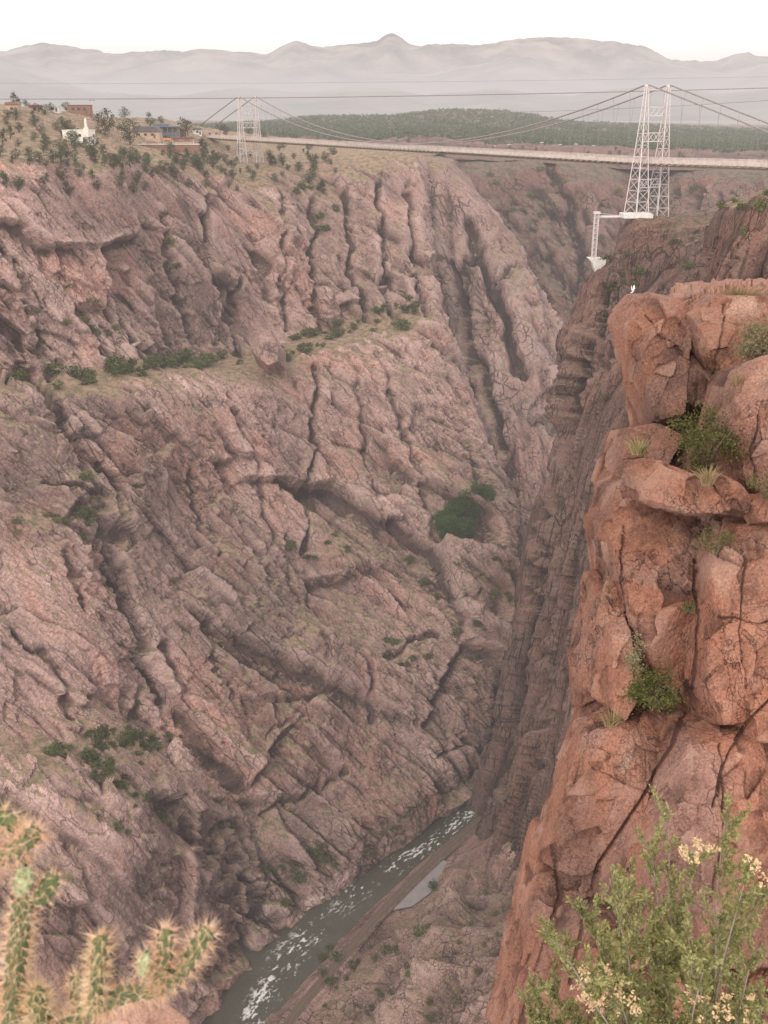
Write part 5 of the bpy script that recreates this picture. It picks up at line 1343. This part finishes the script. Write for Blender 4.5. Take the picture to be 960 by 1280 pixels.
house('cabin', 'pink brown cabin at the far left end of the crest', 'building', 16, 143, 16, 11, 7, .1, M['tanwall'], M['rust'], 1.2, 1)
house('visitor_building', 'grey roofed visitor building with a white fascia beside the blue pavilion', 'building', 182, 172, 34, 8, 12, .05, M['tanwall'], M['darkroof'], 3.0, 3)
house('ticket_house', 'low pinkish ticket house left of the bridge entrance', 'building', 266, 172, 24, 6, 7, .1, M['tanwall'], M['tanwall'], 'flat', 2)
house('kiosk', 'small white kiosk beside the bridge entrance', 'kiosk', 247, 170, 10, 6, 4, .1, M['white'], M['darkroof'], 1.0, 1)
# blue pavilion
p, s = base_of(207, 172); pv = empty('pavilion', p, .05); tag(pv, 'open blue pavilion with posts and railings on the rim', 'pavilion')
mb = MB(); mb.box((0, 4, 6.6), (17, 8, .6)); mb.box((-3, 4, 7.5), (9, 6, 1.2)); mb.build('roof', M['blue'], pv)
for k in range(6): mb = MB(); mb.box((-7.8 + k * 3.1, .4, 2.6), (.5, .5, 7.6)); mb.build('post', M['blue'], pv)
mb = MB(); mb.box((0, .3, 3.1), (16.6, .2, .25)); mb.box((0, .3, 2.1), (16.6, .12, 1.2)); mb.build('railing', M['blue'], pv)
mb = MB(); mb.box((0, 7.6, 2.6), (16, .3, 7.2)); mb.build('back_wall', M['tanwall'], pv)
# terrace wall and awnings
p, s = base_of(198, 187); tr_ = empty('terrace', p, .03); tag(tr_, 'long rust brown terrace wall with a pale coping below the stalls', 'terrace')
mb = MB(); mb.box((0, 3, 0), (98 * s, 7, 4.2)); mb.build('retaining_wall', M['rust'], tr_)
mb = MB(); mb.box((0, 3, 2.3), (98 * s + .8, 7.6, .35)); mb.build('coping', M['concrete'], tr_)
tz = 2.5; tp = p
def stall(name, label, x, w, h, mat, cat='stall'):
    q = np.array([tp[0] + (x - 198) * s, tp[1] + 1.4, tp[2] + tz]); o = empty(name, q); tag(o, label, cat); W_ = w * s
    mb = MB(); mb.prism([(-W_ / 2, h), (W_ / 2, h), (W_ / 2 * .9, h + .9), (-W_ / 2 * .9, h + .9)], -.8, 3.2); mb.build('awning', mat, o)
    for sx in (-1, 1): mb = MB(); mb.box((sx * W_ * .46, -.6, h / 2), (.18, .18, h)); mb.build('post', M['steel'], o)
    mb = MB(); mb.box((0, 1.6, .55), (W_ * .9, 1.6, 1.1)); mb.build('counter', M['tanwall'], o)
stall('food_stall', 'bright orange awning stall in the middle of the terrace', 209, 10, 2.2, M['orange'])
stall('food_stall', 'wide dark maroon awning stall at the right end of the terrace', 229, 28, 2.6, M['maroon'])
stall('food_stall', 'pale awning stall left of the orange stall on the terrace', 190, 18, 2.0, M['tanwall'])
# utility pole
p, s = base_of(117, 142); up = empty('utility_pole', p); tag(up, 'tall grey utility pole on the crest above the chapel', 'utility pole')
mb = MB(); mb.tube([(0, 0, -1), (0, 0, 9.6)], [.32, .22], 8); mb.build('pole', M['steel'], up); mb = MB(); mb.box((0, 0, 8.6), (3.6, .3, .3)); mb.build('crossarm', M['bark'], up)

# cars on the far rim road
def make_car():
    root = empty('parked_car'); tag(root, 'x', 'car')
    mb = MB(); mb.prism([(-2.25, .4), (2.25, .4), (2.25, .85), (1.3, 1.0), (-2.2, 1.05), (-2.25, .8)], -.85, .85); mb.build('body', M['cartop'], root)
    mb = MB(); mb.prism([(-1.9, 1.05), (1.1, 1.0), (.4, 1.55), (-1.5, 1.58)], -.72, .72); mb.build('cabin', M['window'], root)
    mb = MB(); mb.box((-.5, 0, 1.6), (1.8, 1.36, .06)); mb.build('roof', M['cartop'], root)
    for sx in (-1.4, 1.4):
        for sy in (-.86, .86): mb = MB(); mb.tube([(sx, sy - .1, .34), (sx, sy + .1, .34)], .34, 10); mb.build('wheel', M['rubber'], root)
    return root
car = make_car()
for i, (x, y, lab) in enumerate([(617, 186, 'leftmost parked car on the far rim above the bridge deck'), (637, 187, 'parked car by the tree clump on the far rim'), (657, 184, 'bright parked car above the middle of the deck on the far rim'), (676, 187, 'parked car second left of the red rocky knob'),
                                 (700, 187, 'parked car under the red rocky knob on the far rim'), (720, 187, 'parked car right of the red rocky knob'), (742, 188, 'bright parked car left of the pale wall by the near tower'), (765, 187, 'pale parked car nearest the near tower on its left')]):
    o = car if i == 0 else copy_tree(car); p = ground_at(SG, x, y); o.location = p + np.array([0, 0, .3]); o.rotation_euler = (0, 0, random.uniform(-.5, .5)); o['label'] = lab; o['group'] = 'cars parked on the far rim'
